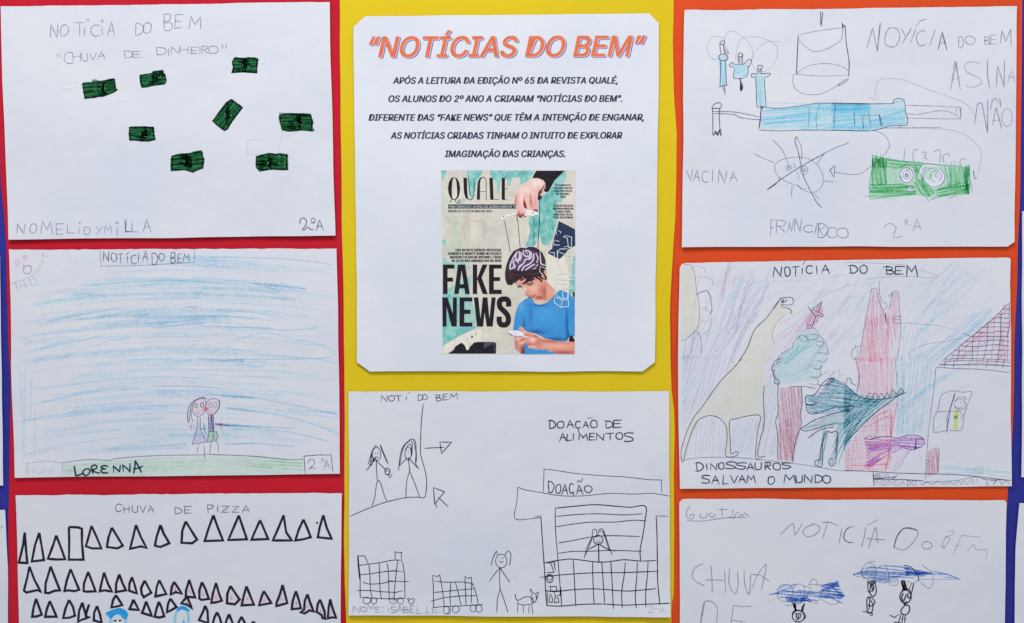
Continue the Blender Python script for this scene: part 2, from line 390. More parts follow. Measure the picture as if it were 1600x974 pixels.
# ---------------------------------------------------------------- wall and coloured card panels
def flat(h): return lambda X, Y: h
wall = Sheet('wall', 'painted wall behind the coloured card', 'wall', [(-500, -300), (-500, 1300)], [(2100, -300), (2100, 1300)], 'wall_paint', flat(-3.5), thick=40, step=200)
wall.obj['kind'] = 'structure'; del wall.obj['category']
def panel(label, left, right, mat, base, sd, amp=.3, extra=None):
    ys = sorted(set([p[1] for p in left] + [p[1] for p in right]))
    def at(pl, y):
        for (a, b), (c, d) in zip(pl, pl[1:]):
            if b <= y <= d: return (a + (c - a) * (y - b) / (d - b), y)
        return pl[-1]
    return Sheet('card_panel', label, 'card panel', [at(left, y) for y in ys], [at(right, y) for y in ys], mat,
        lambda X, Y: base + bump2(X, Y, sd, amp, .008) + (extra(X, Y) if extra else 0), group='coloured card panels behind the drawings', thick=.5, step=14, seed=sd)
panel('dark blue card strip at the far left edge, beside the red card', [(-330, -60), (-330, 1060)], [(40, -60), (40, 1060)], 'blue_card', -2.4, 1)
panel('dark blue card strip at the far right edge, beside the orange card', [(1560, -60), (1560, 1060)], [(1930, -60), (1930, 1060)], 'blue_card', -2.4, 2)
panel('red card panel behind the left column of three drawings', [(-9, -60), (-1, 285), (4, 340), (7, 380), (8, 440), (10, 520), (12, 560), (13.8, 590), (14, 630), (13.2, 690), (11.8, 746), (11.2, 790), (10.8, 858), (11.7, 951), (11.7, 1060)], [(536, -60), (545, 1060)], 'red_card', -1.2, 3)
panel('orange card panel behind the right column of three drawings', [(1040, -60), (1040, 1060)], [(1600, -60), (1598.5, 200), (1595.4, 340), (1593, 390), (1590.8, 463), (1587.7, 555), (1586, 640), (1585, 674), (1583, 711), (1578.5, 760), (1576, 797), (1573.2, 858), (1571.4, 920), (1571, 1060)], 'orange_card', -1.2, 4)
def yel(X, Y):
    e = 2.0 * max(0, 1 - abs(X - 1048) / 26) ** 2 * max(0, 1 - abs(Y - 510) / 190)
    e += 1.2 * max(0, 1 - abs(X - 536) / 16) ** 2 * max(0, (Y - 700) / 274)
    return e + max(0, Y - 940) / 40 * noise.noise((X * .02, Y * .03, 8)) * 1.2
panel('yellow card panel in the middle behind the printed notice', [(529.5, -60), (530, 0), (532.5, 250), (534, 368), (536, 450), (537.5, 570), (538, 740), (537, 850), (538, 910), (541, 980), (543, 1060)],
      [(1054, -60), (1053, 30), (1052, 60), (1053, 110), (1054, 150), (1058, 210), (1057.5, 270), (1055.4, 340), (1051.7, 392), (1047.7, 470), (1046.8, 500), (1047.7, 555), (1050, 610), (1053.8, 640), (1054.8, 674), (1053.5, 740), (1053.5, 930), (1050.5, 945), (1050, 1060)], 'yellow_card', -.2, 5, extra=yel)
# slivers of the next drawings left and right of the frame
G3 = "children's drawings glued on the coloured cards"
def sliver(label, left, right, sd): return Sheet('paper_drawing', label, 'drawing', left, right, 'white_paper', lambda X, Y: .2 + bump2(X, Y, sd, .4), group=G3, seed=sd)
sliver('white sheet sliver at far left on blue card, upper of the two', [(-505, 400), (-498, 760)], [(-1.5, 400), (3.6, 760)], 21)
s_ = sliver('white sheet sliver at far left on blue card, lower of the two', [(-500, 795), (-498, 889), (-498, 1150)], [(6.2, 797.5), (10.8, 889), (11, 1150)], 22)
k = Ink('pencil_mark', s_, (0, 760, 4.55)); k.l('0,302 6,292 10,282;0,395 5,390', 1.3, 'pencil').make()
sliver('white sheet sliver at far right on blue card, upper of the two', [(1598.8, 330), (1598.5, 640), (1597.2, 746)], [(2105, 330), (2105, 640), (2104, 748)], 23)
sliver('white sheet sliver at far right on blue card, lower of the two', [(1594.5, 787), (1589, 858), (1586.8, 920), (1586, 1150)], [(2100, 787), (2098, 858), (2096, 920), (2095, 1150)], 24)
# ================================================================ LEFT COLUMN
def hfun(sd, base=.7, amp=.6, bottom=None, bl=1.5, right=None, rl=1.0, left=None, ll=1.0, top=None, tl=.8, rng=110):
    def f(X, Y):
        h = base + bump2(X, Y, sd, amp, .005)
        if bottom is not None: h += bl * max(0, 1 - (bottom - Y) / rng) ** 2 * .8 * (.75 + .5 * noise.noise((X * .012, 3, sd)))
        if top is not None: h += tl * max(0, 1 - (Y - top) / rng) ** 2 * .8 * (.75 + .5 * noise.noise((X * .012, 7, sd)))
        if right is not None: h += rl * max(0, 1 - (right - X) / rng) ** 2 * .8 * (.75 + .5 * noise.noise((3, Y * .012, sd)))
        if left is not None: h += ll * max(0, 1 - (X - left) / rng) ** 2 * .8 * (.75 + .5 * noise.noise((5, Y * .012, sd)))
        return h
    return f
# ---------------------------------------------------------------- rain of money
s1 = Sheet('paper_drawing', 'drawing with eight dark green banknotes, titled chuva de dinheiro', 'drawing', [(0.5, 10), (3, 130), (8, 250), (13, 375)], [(514.5, 2.5), (517, 120), (520.5, 250), (524, 368)], 'white_paper',
           hfun(31, bottom=372, bl=1.6, right=522, rl=1.1, left=5, ll=.5), G3, torn=.4, seed=31)
A = (0, 0, 3.895); B = (200, 0, 3.895); C_ = (0, 200, 3.895); D_ = (200, 200, 3.895)
Ink('title_lettering', s1, A).t('N 302,150,350,232;O 363,150,412,222;T 445,137,515,220;I 500,160,520,218;C 547,150,602,215;I 605,160,630,215;A 652,140,695,218;D 823,143,868,215;O 870,138,918,205;B 995,90,1045,190;E 1063,78,1108,166;M 1150,95,1222,175', 1.35, 'pencil').o(530, 120, 7, 7, 1.1).o(618, 127, 6, 8, 1.1).l('570,215 578,224', 1).make()
Ink('subtitle_lettering', s1, A).t('" 342,325,365,350;C 388,312,438,382;H 440,320,485,370;U 492,322,530,368;V 540,320,582,365;A 588,310,635,358;D 752,310,800,354;E 806,312,852,350;D 950,290,1010,333;I 1015,292,1030,332;N 1040,285,1088,328;H 1095,280,1143,325;E 1162,285,1200,325;I 1204,280,1222,325;R 1225,278,1265,322;O 1265,275,1322,322;" 1348,268,1378,295', 1.35, 'pencil').make()
Ink('name_lettering', s1, C_).t('N 100,585,150,645;O 180,582,222,640;M 245,572,318,648;E 340,587,385,648;L 408,592,455,640;I 470,600,490,640;D 512,602,548,645;Y 580,600,622,650;M 632,592,680,642;I 702,600,722,658;L 758,560,800,635;L 800,578,840,635;A 870,555,915,635', 1.3, 'pencil').dot(483, 578, 5, 'pencil_dark').o(710, 578, 7, 7, 1.2).l('765,560 762,630 800,632', 1.2, 'pencil_dark', sm=False).make()
Ink('class_lettering', s1, D_).l('1045,583 1050,555 1072,550 1086,570 1078,598 1062,618 1072,622 1095,604 1108,618 1128,620', 1.4, 'pencil_dark').o(1126, 563, 12, 13, 1.2, 'pencil_dark').l('1112,580 1138,580', 1.2, 'pencil_dark').t('A 1146,560,1187,627', 1.4, 'pencil_dark').make()
for fr, st in ((A, '362,515 470,500;370,550 470,530'), (A, '690,635 760,610'), (B, '725,850 722,910 725,938 850,940;725,855 780,848 830,852'), (B, '940,795 935,830 905,930;940,835 1040,800')): Ink('pencil_mark', s1, fr).l(st, 1, 'pencil_faint').make()
Ink('pencil_dot', s1, B).dot(825, 386, 4, 'pencil').make()
notes = [(A, '500,508 580,498 612,495 640,490 688,480 698,540 708,548 690,560 625,580 512,597'), (A, '850,455 925,447 930,435 985,430 990,448 1000,455 1008,485 998,505 945,515 862,528 852,500'),
 (B, '632,375 650,350 700,355 765,350 788,358 782,400 780,440 700,436 632,440 640,410'), (B, '515,735 600,625 625,608 690,650 605,785 585,792'), (B, '5,775 150,772 155,825 160,848 125,855 8,855'),
 (B, '918,697 1000,693 1040,690 1110,697 1120,740 1118,790 1130,790 980,795 940,790'), (D_, '265,172 320,158 380,152 445,140 457,190 450,240 390,264 340,252 262,255 262,210'), (D_, '780,175 850,158 968,165 968,250 880,248 800,260 780,235')]
for fr, st in notes:
    g = Ink('drawn_banknote', s1, fr); g.f(st, 'green_marker', grid=8); p = P(st); cx = sum(a for a, b in p) / len(p); cy = sum(b for a, b in p) / len(p)
    ang = R.choice([-6, 2, 5]) if st[:3] != '515' else -52
    g.hatch([(cx + (a - cx) * 1.02, cy + (b - cy) * 1.04) for a, b in p], ang, 2.4, 2.3, 'green_mid', jit=.8)
    for q in range(0 if st[:3] == '515' else 4):       # darker blotches where the pen went over twice
        u_, v_ = R.uniform(-.7, .7), R.uniform(-.6, .6); r1, r2 = R.uniform(12, 34), R.uniform(8, 18)
        bx, by = cx + u_ * (max(a for a, b in p) - cx), cy + v_ * (max(b for a, b in p) - cy)
        poly = [(bx + math.cos(t) * r1 * R.uniform(.6, 1.2), by + math.sin(t) * r2 * R.uniform(.6, 1.2)) for t in [i * .7 for i in range(9)]]
        if all(min(a for a, b in p) < x < max(a for a, b in p) and min(b for a, b in p) < y < max(b for a, b in p) for x, y in poly): g.f(poly, 'green_deep', grid=0, sm=True)
    g.l(st + ' ' + st.split()[0], 2.2, 'green_black', sm=False, jit=.5, wob=1.6)
    g.l(st + ' ' + st.split()[0], 1.2, 'green_mid', sm=False, jit=.5, wob=2.4)
    hx = [(cx + (a - cx) * R.uniform(.12, .3), cy + (b - cy) * .8) for a, b in p]; g.hatch(hx, 80, 2.6, 1.9, 'green_black', jit=1.1)
    g.t('S %f,%f,%f,%f' % (cx - 12, cy - 22, cx + 12, cy + 20), 2.0, 'green_black')
    for q in range(2): g.dot(cx + R.uniform(-.6, .6) * 60, cy + R.uniform(-.5, .5) * 40, 2.2, 'green_glint')
    g.make()

ink('pink_grey', (176, 140, 176), .75, .3); ink('red_line', (222, 92, 122), .95, .2)
# ---------------------------------------------------------------- two friends under a blue sky
s2 = Sheet('paper_drawing', 'drawing of a couple under a blue pencilled sky, above green ground', 'drawing', [(13.6, 390), (16, 470), (16.3, 570), (20, 660), (22.4, 747)], [(525.5, 388.6), (527.5, 470), (529.4, 574), (530.2, 660), (530.8, 740.6)], 'white_paper',
           hfun(32, bottom=744, bl=1.2, right=529, rl=1.1, left=18, ll=1.2), G3, torn=.8, seed=32)
E = (0, 380, 4.994); F_ = (240, 380, 4.994); G = (0, 570, 4.994); H = (240, 570, 4.994); I_ = (280, 610, 8.856)
k = Ink('sky_shading', s2, (0, 0, 1))
for i in range(120):        # loose side-of-the-pencil shading, arching over the sheet
    y = R.uniform(396, 702); x0 = R.uniform(30, 330); L_ = R.uniform(60, 230); x1 = min(x0 + L_, 522); bow = 22
    if x1 - x0 < 30: continue
    if y < 425 and x0 < 110: continue
    pts = [(x0 + (x1 - x0) * t, y + bow * (((x0 + (x1 - x0) * t) - 300) / 270) ** 2 + R.uniform(-1, 1)) for t in (0, .33, .66, 1)]
    if max(p[1] for p in pts) > 708 - (20 if x1 < 200 else 0): continue
    k._stroke(smooth(pts), R.uniform(2, 6), 'sky_wash', jit=.3)
k.make()
k = Ink('sky_strokes', s2, E)
k.l('240,490 400,465 620,400 820,405;1160,295 1300,290 1598,295', 1.7, 'sky_teal', wob=1.2).l('210,430 400,390 640,330 900,250 1260,185;930,580 1600,585;650,410 1100,400;600,600 1500,470;250,910 500,870 900,830 1500,815', 1.1, 'sky_violet', wob=1)
k.l('370,610 600,560 700,540 900,510;1450,500 1540,498;1270,650 1600,625', 1.5, 'sky_deep', wob=1.0).l('165,745 400,700 800,670 1300,650;210,860 400,805 700,740 1000,735 1600,740;390,950 600,850 900,745;960,912 1400,910 1600,910', 1.3, 'sky_blue', wob=1.3)
k.hatch('240,470 340,405 480,440 620,380 830,395 820,430 500,470 300,500', -12, 1.8, 1.3, 'sky_teal').hatch('220,850 400,780 700,725 1000,700 1000,760 700,770 450,820', -14, 1.9, 1.3, 'sky_blue').hatch('1000,905 1300,895 1500,900 1500,925 1000,925', -2, 1.6, 1.2, 'sky_teal').hatch('640,300 900,270 1200,260 1598,280 1598,320 1000,330 700,340', -4, 2.2, 1.4, 'sky_teal').hatch('370,590 700,525 1050,480 1050,505 700,555 370,615', -11, 1.8, 1.2, 'sky_blue').hatch('950,560 1300,545 1598,570 1598,680 1200,690 1150,640', -3, 2.6, 1.3, 'sky_blue').hatch('165,740 220,735 230,780 190,800', -8, 1.9, 1.4, 'sky_teal').hatch('500,420 900,380 1300,350 1300,400 800,430', -6, 2.5, 1.2, 'sky_wash')
k.frame(*F_)
k.l('420,110 800,115 1100,130 1390,170;240,500 340,500;480,520 800,545 1045,598;0,580 500,570 820,592;340,645 700,660 1050,680 1270,660;400,915 560,912 1100,905 1390,895;620,940 850,970', 1.4, 'sky_deep', wob=1)
k.l('0,295 400,290 700,300 900,330 1190,360;0,660 200,640;480,780 600,770 830,705 1050,735 1390,830 1390,890;0,910 300,912;820,870 1280,910 1440,945;900,325 1150,350', 1.7, 'sky_blue', wob=1.1)
k.l('600,340 1060,415;680,460 925,497;0,730 300,735 600,760 850,785 1350,795;0,815 500,825 780,845 830,820;560,680 900,700 1330,740;1190,360 1380,378;1000,455 1360,490', 1.1, 'sky_violet', wob=1)
k.hatch('0,285 400,275 750,290 1000,320 1190,350 1190,370 800,355 400,315 0,310', 4, 1.7, 1.3, 'sky_blue').hatch('750,320 1000,310 1200,365 900,355', 10, 1.6, 1.4, 'sky_deep').hatch('350,910 700,905 700,935 500,925', 1, 1.6, 1.2, 'sky_deep').hatch('300,560 560,555 700,590 300,600', 3, 2, 1.2, 'sky_teal').hatch('1000,170 1390,200 1390,260 1000,230', 4, 3, 1.4, 'sky_wash').hatch('560,640 900,650 900,700 560,690', 3, 2.4, 1.2, 'sky_blue')
k.frame(*G)
k.l('320,190 600,150 900,110 1250,95 1600,105;100,450 400,400 700,345 1000,325 1450,320;500,380 1000,340 1450,385;190,710 400,650 800,585 1100,560', 1.4, 'sky_blue', wob=1.2)
k.l('400,540 700,470 1000,435 1450,432;700,690 1200,640 1500,625;330,680 500,640;1050,185 1400,165 1600,170;1050,200 1300,205 1480,270', 1.2, 'sky_violet', wob=1.2)
k.l('190,0 182,400 178,760;240,120 235,420;268,300 262,700;150,0 165,400', 3, 'sky_wash', wob=1).l('193,0 186,400 180,760;238,120 233,420', 1.2, 'sky_wash').hatch('290,280 500,240 750,195 1050,175 1100,190 750,225 500,265 330,300', -9, 1.6, 1.3, 'sky_blue').hatch('800,650 1500,610 1500,640 900,690', -3, 2, 1.3, 'sky_blue').hatch('200,700 420,640 450,660 240,715', -14, 2, 1.2, 'sky_violet').hatch('170,400 230,400 225,440 175,440', 80, 2, 1.2, 'sky_teal')
k.frame(*H)
k.l('600,10 830,30;550,110 700,95 1100,100 1440,125;0,100 500,115;850,200 1150,235 1440,305', 1.2, 'sky_blue', wob=1.1).l('0,200 380,215;560,130 800,230;330,45 500,45', 1.2, 'sky_violet', wob=1)
k.l('0,165 400,175 570,200;410,235 540,240 800,262;520,240 790,262;800,260 1200,340 1430,385;480,465 840,485;840,485 1100,500', 1.5, 'sky_deep', wob=.8).l('560,335 800,370 1050,410 1350,505;560,340 700,365 830,375;600,500 1000,520 1360,600;540,620 840,620 1100,640', 1.5, 'sky_deep', wob=.7)
k.hatch('560,320 700,330 850,340 1100,345 1440,375 1440,420 1000,380 700,365', 6, 2, 1.3, 'sky_blue').hatch('1200,450 1440,520 1440,560 1340,505', 18, 1.6, 1.5, 'sky_teal').hatch('420,225 600,230 800,250 800,270 560,255', 5, 1.5, 1.4, 'sky_blue').hatch('480,455 840,475 840,495 480,480', 2, 1.5, 1.3, 'sky_deep').hatch('540,608 840,610 840,632 540,632', 0, 1.8, 1.2, 'sky_blue').hatch('0,610 250,600 250,640 0,650', -3, 2.2, 1.2, 'sky_violet')
k.make()
k = Ink('drawn_ground', s2, G)
k.f('480,785 680,760 850,765 900,750 1200,728 1600,720 1600,870 640,875 480,870', 'pale_green').hatch('490,790 700,765 1200,735 1600,735 1600,860 500,865', -3, 3, 2.2, 'pale_green')
k.frame(*H).f('405,712 700,722 1040,752 1165,750 1170,850 405,868', 'pale_green').hatch('400,715 700,730 1160,760 1165,845 400,860', 4, 3.2, 2.2, 'pale_green').hatch('760,760 1160,760 1160,800 700,800', 2, 3, 1.6, 'crayon_green')
k.frame(*G).l('480,768 680,743 850,750 900,735 1200,712 1600,705', 1.4, 'line_green').frame(*H).l('405,700 750,715 1040,742 1165,740', 1.6, 'line_green').l('760,715 900,728 1040,742', 1.6, 'crayon_green')
k.make()
Ink('title_lettering', s2, E).t('N 800,68,845,142;O 862,82,905,145;T 915,82,955,152;I 980,102,998,150;, 980,72,1000,92;C 1020,92,1060,158;I 1066,72,1086,148;A 1112,60,1150,145;D 1182,74,1228,165;O 1237,82,1280,138;B 1330,72,1370,158;E 1385,85,1418,150;M 1430,85,1475,143', 1.25, 'pencil_dark').l('775,50 778,120 785,180 1000,178 1160,172 1350,160 1515,150 1515,45', 1.0, 'pencil', sm=False).make()
Ink('name_lettering', s2, G).l('575,795 582,830 588,868;588,868 615,862 640,850;665,815 645,835 652,862 680,862 698,835 690,815 665,815;708,805 715,830 722,850;705,800 735,785 752,795 745,812 715,825;715,825 740,840 775,848;838,795 805,790 785,800 800,812 820,815;800,815 785,830 800,845 840,845;880,795 884,840;880,792 905,815 930,838;930,838 935,785;952,790 960,835;952,785 985,810 1012,838;1012,838 1010,775;1040,850 1048,800 1052,752;1052,752 1080,800 1100,842;1040,815 1080,808 1112,792', 2.5, 'pen', sm=True).make()
Ink('name_box', s2, G).l('205,870 205,772 370,752 480,770 480,870', .9, 'pencil_soft', sm=False).t('N 220,788,262,855;O 280,805,325,855;M 338,800,378,855;E 395,800,425,852', 1.1, 'pencil_faint').make()
Ink('class_lettering', s2, H).l('1182,852 1172,715 1280,706 1385,705 1398,840', 1.1, 'pencil_dark', sm=False).l('1200,770 1220,740 1250,748 1250,780 1215,812 1235,805 1270,812', 1.3, 'pencil').l('1295,762 1330,758', 1.2).o(1318, 740, 6, 8, 1).t('A 1325,748,1378,820', 1.2, 'pencil').make()
Ink('drawn_sun', s2, E).l('75,325 120,305 180,285 240,255 290,205 320,150 330,100 325,70', 1.1, 'pink_grey').l('330,103 375,108;318,145 362,155;285,205 315,228;262,258 288,298;245,258 275,300;218,268 240,318;232,262 232,290;178,290 200,345;182,290 182,330;155,320 165,360;115,308 140,380;122,310 122,350;330,90 375,95', 1.0, 'pencil_soft').o(132, 152, 14, 22, 2, 'pink_faint').o(190, 115, 14, 18, 1.6, 'pink_faint').l('190,95 192,135', 1.2, 'pink_faint').dot(180, 178, 6, 'pencil').l('178,222 190,182 232,178 242,215 215,240 182,232;172,215 190,232;215,175 236,190', 1.2, 'pencil').make()
k = Ink('drawn_girl', s2, I_)
k.f('250,370 190,320 175,240 200,170 270,118 340,125 363,190 350,280 300,350', 'skin_pink', grid=0, sm=True).f('245,500 180,748 368,716 295,560 280,480', 'lilac', grid=0).hatch('245,500 180,748 368,716 295,560 280,480', 80, 1.6, 1, 'lilac')
k.l('250,372 190,320 175,240 200,170 270,120 340,125 365,190 350,280 300,350 250,372', .9, 'purple_line').l('380,125 345,108 300,105 200,150 130,230 108,350 122,450', 1.2, 'pencil_dark').l('180,190 150,260 130,440;160,260 160,360 185,440', .9, 'pencil_dark').o(225, 212, 20, 28, .9, 'pencil_dark').o(312, 205, 22, 30, 1, 'pencil_dark').l('225,308 250,326 275,305', .9, 'rose').l('230,285 250,292 268,283', .7, 'light_red')
k.l('250,380 248,480 240,520 175,752 260,738 370,718 295,550', 1, 'purple_line', sm=False).l('285,380 285,490 295,550', 1, 'pencil_dark').l('295,545 345,530 350,590;330,440 355,600;260,760 240,875;335,765 345,870 350,945', .9, 'pencil_dark').hatch('310,255 355,220 392,250 380,290 320,290', 0, 1.1, 1.1, 'rose').hatch('315,250 350,235 385,265 350,290', 60, 1.2, 1, 'rose')
k.l('118,505 212,510;158,462 160,560', 1.3, 'red_line').make()
k = Ink('drawn_boy', s2, I_)
k.f('370,200 400,140 460,115 520,125 548,180 540,260 490,320 430,345 375,310 360,250', 'skin_pink', grid=0, sm=True).f('403,345 406,575 473,580 465,340', 'lilac', grid=0).hatch('403,345 406,575 473,580 465,340', 85, 1.4, 1.1, 'purple_line').f('400,582 385,715 460,712 470,590', 'crayon_green', grid=0).f('470,590 510,575 535,650 510,690 490,710 480,640', 'crayon_green', grid=0)
k.o(430, 207, 22, 34, 1.1, 'pencil').o(498, 203, 18, 42, .9, 'pencil').l('370,200 400,140 460,115 520,125 548,180 538,260 490,320 430,345 375,310 360,250 370,200', .9, 'purple_line').l('548,135 556,200 530,270 480,330', 1.1, 'pencil_dark').l('400,280 430,298 465,278;400,310 430,322 450,310', .9, 'rose').hatch('365,235 395,230 402,275 372,290', 20, 1.1, 1.1, 'rose')
k.l('401,345 405,575 475,578 467,340', 1.1, 'pencil_dark', sm=False).l('400,580 385,720 462,712 470,600;470,585 510,572 536,655 510,690 490,715 478,640', 1, 'pencil_dark', sm=False).l('435,730 428,800 415,882;515,700 535,770 535,855', .9, 'pencil_dark')
k.l('495,466 540,472', 2.0, 'purple_line').l('640,483 690,490', 2.0, 'purple_line').l('530,472 645,485', 2.6, 'red_line').l('540,470 640,486', 1.8, 'red_line').l('570,420 575,572', 1.2, 'red_line').make()

# ---------------------------------------------------------------- rain of pizza
s3 = Sheet('paper_drawing', 'drawing of black outlined triangles, titled chuva de pizza', 'drawing', [(23.7, 775), (26.5, 880), (28.6, 974), (32, 1130)], [(533.4, 770.5), (532.8, 880), (532.3, 974), (532, 1126)], 'white_paper', hfun(33, right=532, rl=1.6, left=26, ll=.5), G3, torn=.8, seed=33)
J = (0, 760, 4.55); K = (240, 760, 4.55); L5 = (20, 870, 9.365); M5 = (150, 870, 9.365); N5 = (300, 870, 9.365); O5 = (400, 870, 9.365)
Ink('title_lettering', s3, J).t('C 818,128,858,182;H 875,138,915,188;U 935,140,975,188;V 990,136,1035,190;A 1045,140,1095,192;D 1238,152,1290,195;E 1308,147,1360,196', 1.35, 'blue_pen').frame(*K).t('P 380,137,422,192;I 445,140,462,190;Z 480,143,532,190;Z 555,147,605,190;A 628,140,682,190', 1.35, 'blue_pen').make()
tri = [(J, '172,330 160,420 130,545 190,548 180,440'), (J, '275,333 245,420 222,537 308,527 292,430'), (J, '395,352 370,430 336,518 400,524 458,522 425,430'), (J, '485,292 550,295 577,305 577,400 588,525 485,525 487,400'),
 (J, '645,285 625,360 605,430 650,445 715,445 680,360'), (J, '790,297 765,370 755,435 830,445 868,425'), (J, '962,278 940,370 920,448 1000,430 1038,442 1000,370'), (J, '1137,278 1110,360 1097,425 1135,435 1200,408 1160,340'), (K, '225,252 200,320 195,405 270,408 305,382'),
 (K, '422,208 385,310 360,392 490,388 455,300'), (K, '603,210 560,310 528,385 660,380'), (K, '755,243 715,330 693,383 812,378'), (K, '922,208 880,310 845,388 980,388 940,330'), (K, '1063,238 1030,310 1005,388 1060,380 1115,365 1090,300'), (K, '1205,208 1180,290 1165,365 1265,375 1230,300'),
 (L5, '235,150 205,300 155,500 190,530 350,495 405,525 310,350'), (L5, '545,150 470,400 465,535 520,540 600,505 680,500 620,350'), (L5, '835,190 780,350 745,510 800,500 890,512 960,492'), (L5, '1092,230 1030,400 1025,510 1060,520 1200,515 1150,380'), (L5, '1325,240 1285,400 1262,515 1330,500 1440,520 1380,400'),
 (M5, '330,265 285,400 280,525 430,500 380,400'), (M5, '517,305 480,400 475,505 590,545 550,400'), (M5, '702,355 650,470 660,550 690,600 800,535'), (M5, '917,350 880,450 860,590 1020,555'), (M5, '1135,375 1100,450 1085,560 1160,525 1250,550'), (M5, '1357,345 1310,500 1305,590 1445,605 1400,480'),
 (N5, '138,380 100,500 100,620 130,640 240,625 190,480'), (N5, '345,390 300,540 275,685 370,670 430,650 390,550'), (N5, '555,435 510,550 505,690 620,705 690,635'), (N5, '790,440 750,580 720,720 900,710 850,590'), (N5, '1045,510 1010,600 975,720 1155,685'), (N5, '1320,420 1280,560 1230,690 1230,730 1390,685 1360,570'),
 (N5, '1515,510 1470,650 1455,775 1590,760 1560,640'), (O5, '750,555 710,650 700,780 650,820 710,835 780,790 840,805 790,680'), (O5, '935,630 900,700 885,810 960,860 970,900 1010,910 1000,800'), (O5, '1085,625 1060,760 1050,905 1110,890 1170,895 1120,760'),
 (L5, '332,620 295,750 275,885 340,880 415,855 370,730'), (L5, '533,655 490,770 465,885 630,885'), (L5, '812,640 760,770 728,905 820,900 900,870 870,740'), (L5, '1008,680 960,800 945,960 1000,930 1110,895 1060,880'), (L5, '1222,730 1180,830 1175,940 1290,974 1265,850'),
 (M5, '282,570 240,640 215,750 300,735 375,715'), (M5, '537,635 515,700 480,775 620,788'), (M5, '725,660 700,740 665,830 810,875'), (M5, '912,665 880,760 850,885 920,898 990,880 950,750'), (M5, '1080,620 1045,700 1030,820 1100,785 1170,745'), (M5, '1325,590 1240,690 1330,710 1400,770'),
 (N5, '185,725 160,800 95,935 230,980 220,800'), (N5, '360,820 320,900 290,1010 430,1010 400,900'), (N5, '537,850 500,930 470,1040 610,1030'), (N5, '718,885 680,960 640,1060 800,1040'), (N5, '895,955 860,1000 840,1080 960,1080')]
for i, (fr, st) in enumerate(tri):
    g = Ink('drawn_pizza_slice', s3, fr)
    if i in (0,) or 24 <= i <= 35 or i == 46:
        g.f(st, 'skin_pink', grid=0); p = P(st); cx = sum(a for a, b in p) / len(p); cy = sum(b for a, b in p) / len(p)
        if i:
            for q in range(5): g.l('%f,%f %f,%f' % ((cx + R.uniform(-22, 22), cy + R.uniform(-30, 50)) + (cx + R.uniform(-22, 22), cy + R.uniform(-30, 50))) if q < 2 else '%f,%f %f,%f' % ((lambda a, b: (a, b, a + 7, b + 4))(cx + R.uniform(-24, 24), cy + R.uniform(-20, 55))), .9, 'rose' if q % 2 == 0 and i in (24, 26, 27, 28, 29, 33, 34, 35) else 'purple_line')
    g.l(st, 3.3, 'marker', sm=False, closed=True, jit=.1)
    if i == 39: g.l('1105,712 1075,800 1062,870', 3.2, 'marker')
    if i == 33: g.l('650,818 715,835', 3.6, 'marker').l('835,800 900,830', 2.2, 'marker')
    if i == 14: g.dot(1160, 262, 8, 'marker')
    g.make()
k = Ink('drawn_head', s3, M5, label='blue haired head under the pizza rain, left one')
k.l('215,1000 205,900 240,850 330,815 410,850 425,930 420,1010', 4.2, 'cyan_pale').f('135,838 220,800 340,765 430,812 458,870 440,925 390,920 340,865 300,850 250,880 215,915 185,900 155,872', 'cyan_marker', grid=0).l('140,840 220,803 340,770 430,815 452,870', 2.4, 'cyan_marker').dot(270, 945, 22, 'marker', 13).dot(342, 942, 22, 'marker', 13).make()
k = Ink('drawn_head', s3, M5, label='blue haired head under the pizza rain, right one')
k.l('1150,1010 1150,880 1190,795 1255,755 1320,795 1345,890 1342,1010', 4.0, 'cyan_pale').f('1165,790 1200,745 1250,722 1310,735 1362,785 1385,805 1330,808 1250,780 1190,810', 'cyan_marker', grid=0).dot(1195, 920, 8, 'pencil_soft').dot(1285, 895, 14, 'pencil_soft', 8).dot(1275, 960, 20, 'cyan_marker').make()
# ================================================================ MIDDLE COLUMN: printed notice
s4 = Sheet('printed_notice', 'printed notice with clipped corners, orange title above a magazine cover', 'notice', [(570, 24.7), (552, 42), (553, 150), (555.5, 300), (557, 440), (557, 566.5), (577.5, 580.5)], [(1015, 21.2), (1030, 36.5), (1029, 150), (1026.5, 300), (1025, 440), (1023.5, 566), (1004, 581)], 'office_paper',
           hfun(41, base=1.3, amp=.4, bottom=580, bl=1.3, right=1027, rl=.5, left=554, ll=.5), seed=41)
ink('title_orange', (214, 108, 78), 1, 0, rgb2=(222, 120, 80)); ink('title_pink', (214, 190, 216), 1, 0); ink('title_blue', (96, 98, 156), 1, 0); ink('type_shadow', (172, 172, 196), .6, .2); ink('type', (46, 44, 66), 1, 0)
k = Ink('title_lettering', s4)
T_ = "\u201cNOT\u00cdCIAS DO BEM\u201d"
def wt(r): return [(r * math.cos(t * math.pi / 3), r * .8 * math.sin(t * math.pi / 3)) for t in range(6)]
k.text(T_, 577, 1009, 89.0, 31.5, 'title_blue', .0, .22, -.0035, 2.4, 1.9, weight=wt(.95)).text(T_, 577, 1009, 89.0, 31.5, 'title_pink', .0, .22, -.0035, .9, .7, weight=wt(1.2)).text(T_, 577, 1009, 89.0, 31.5, 'title_orange', .0, .22, -.0035, weight=wt(1.05))
k.make()
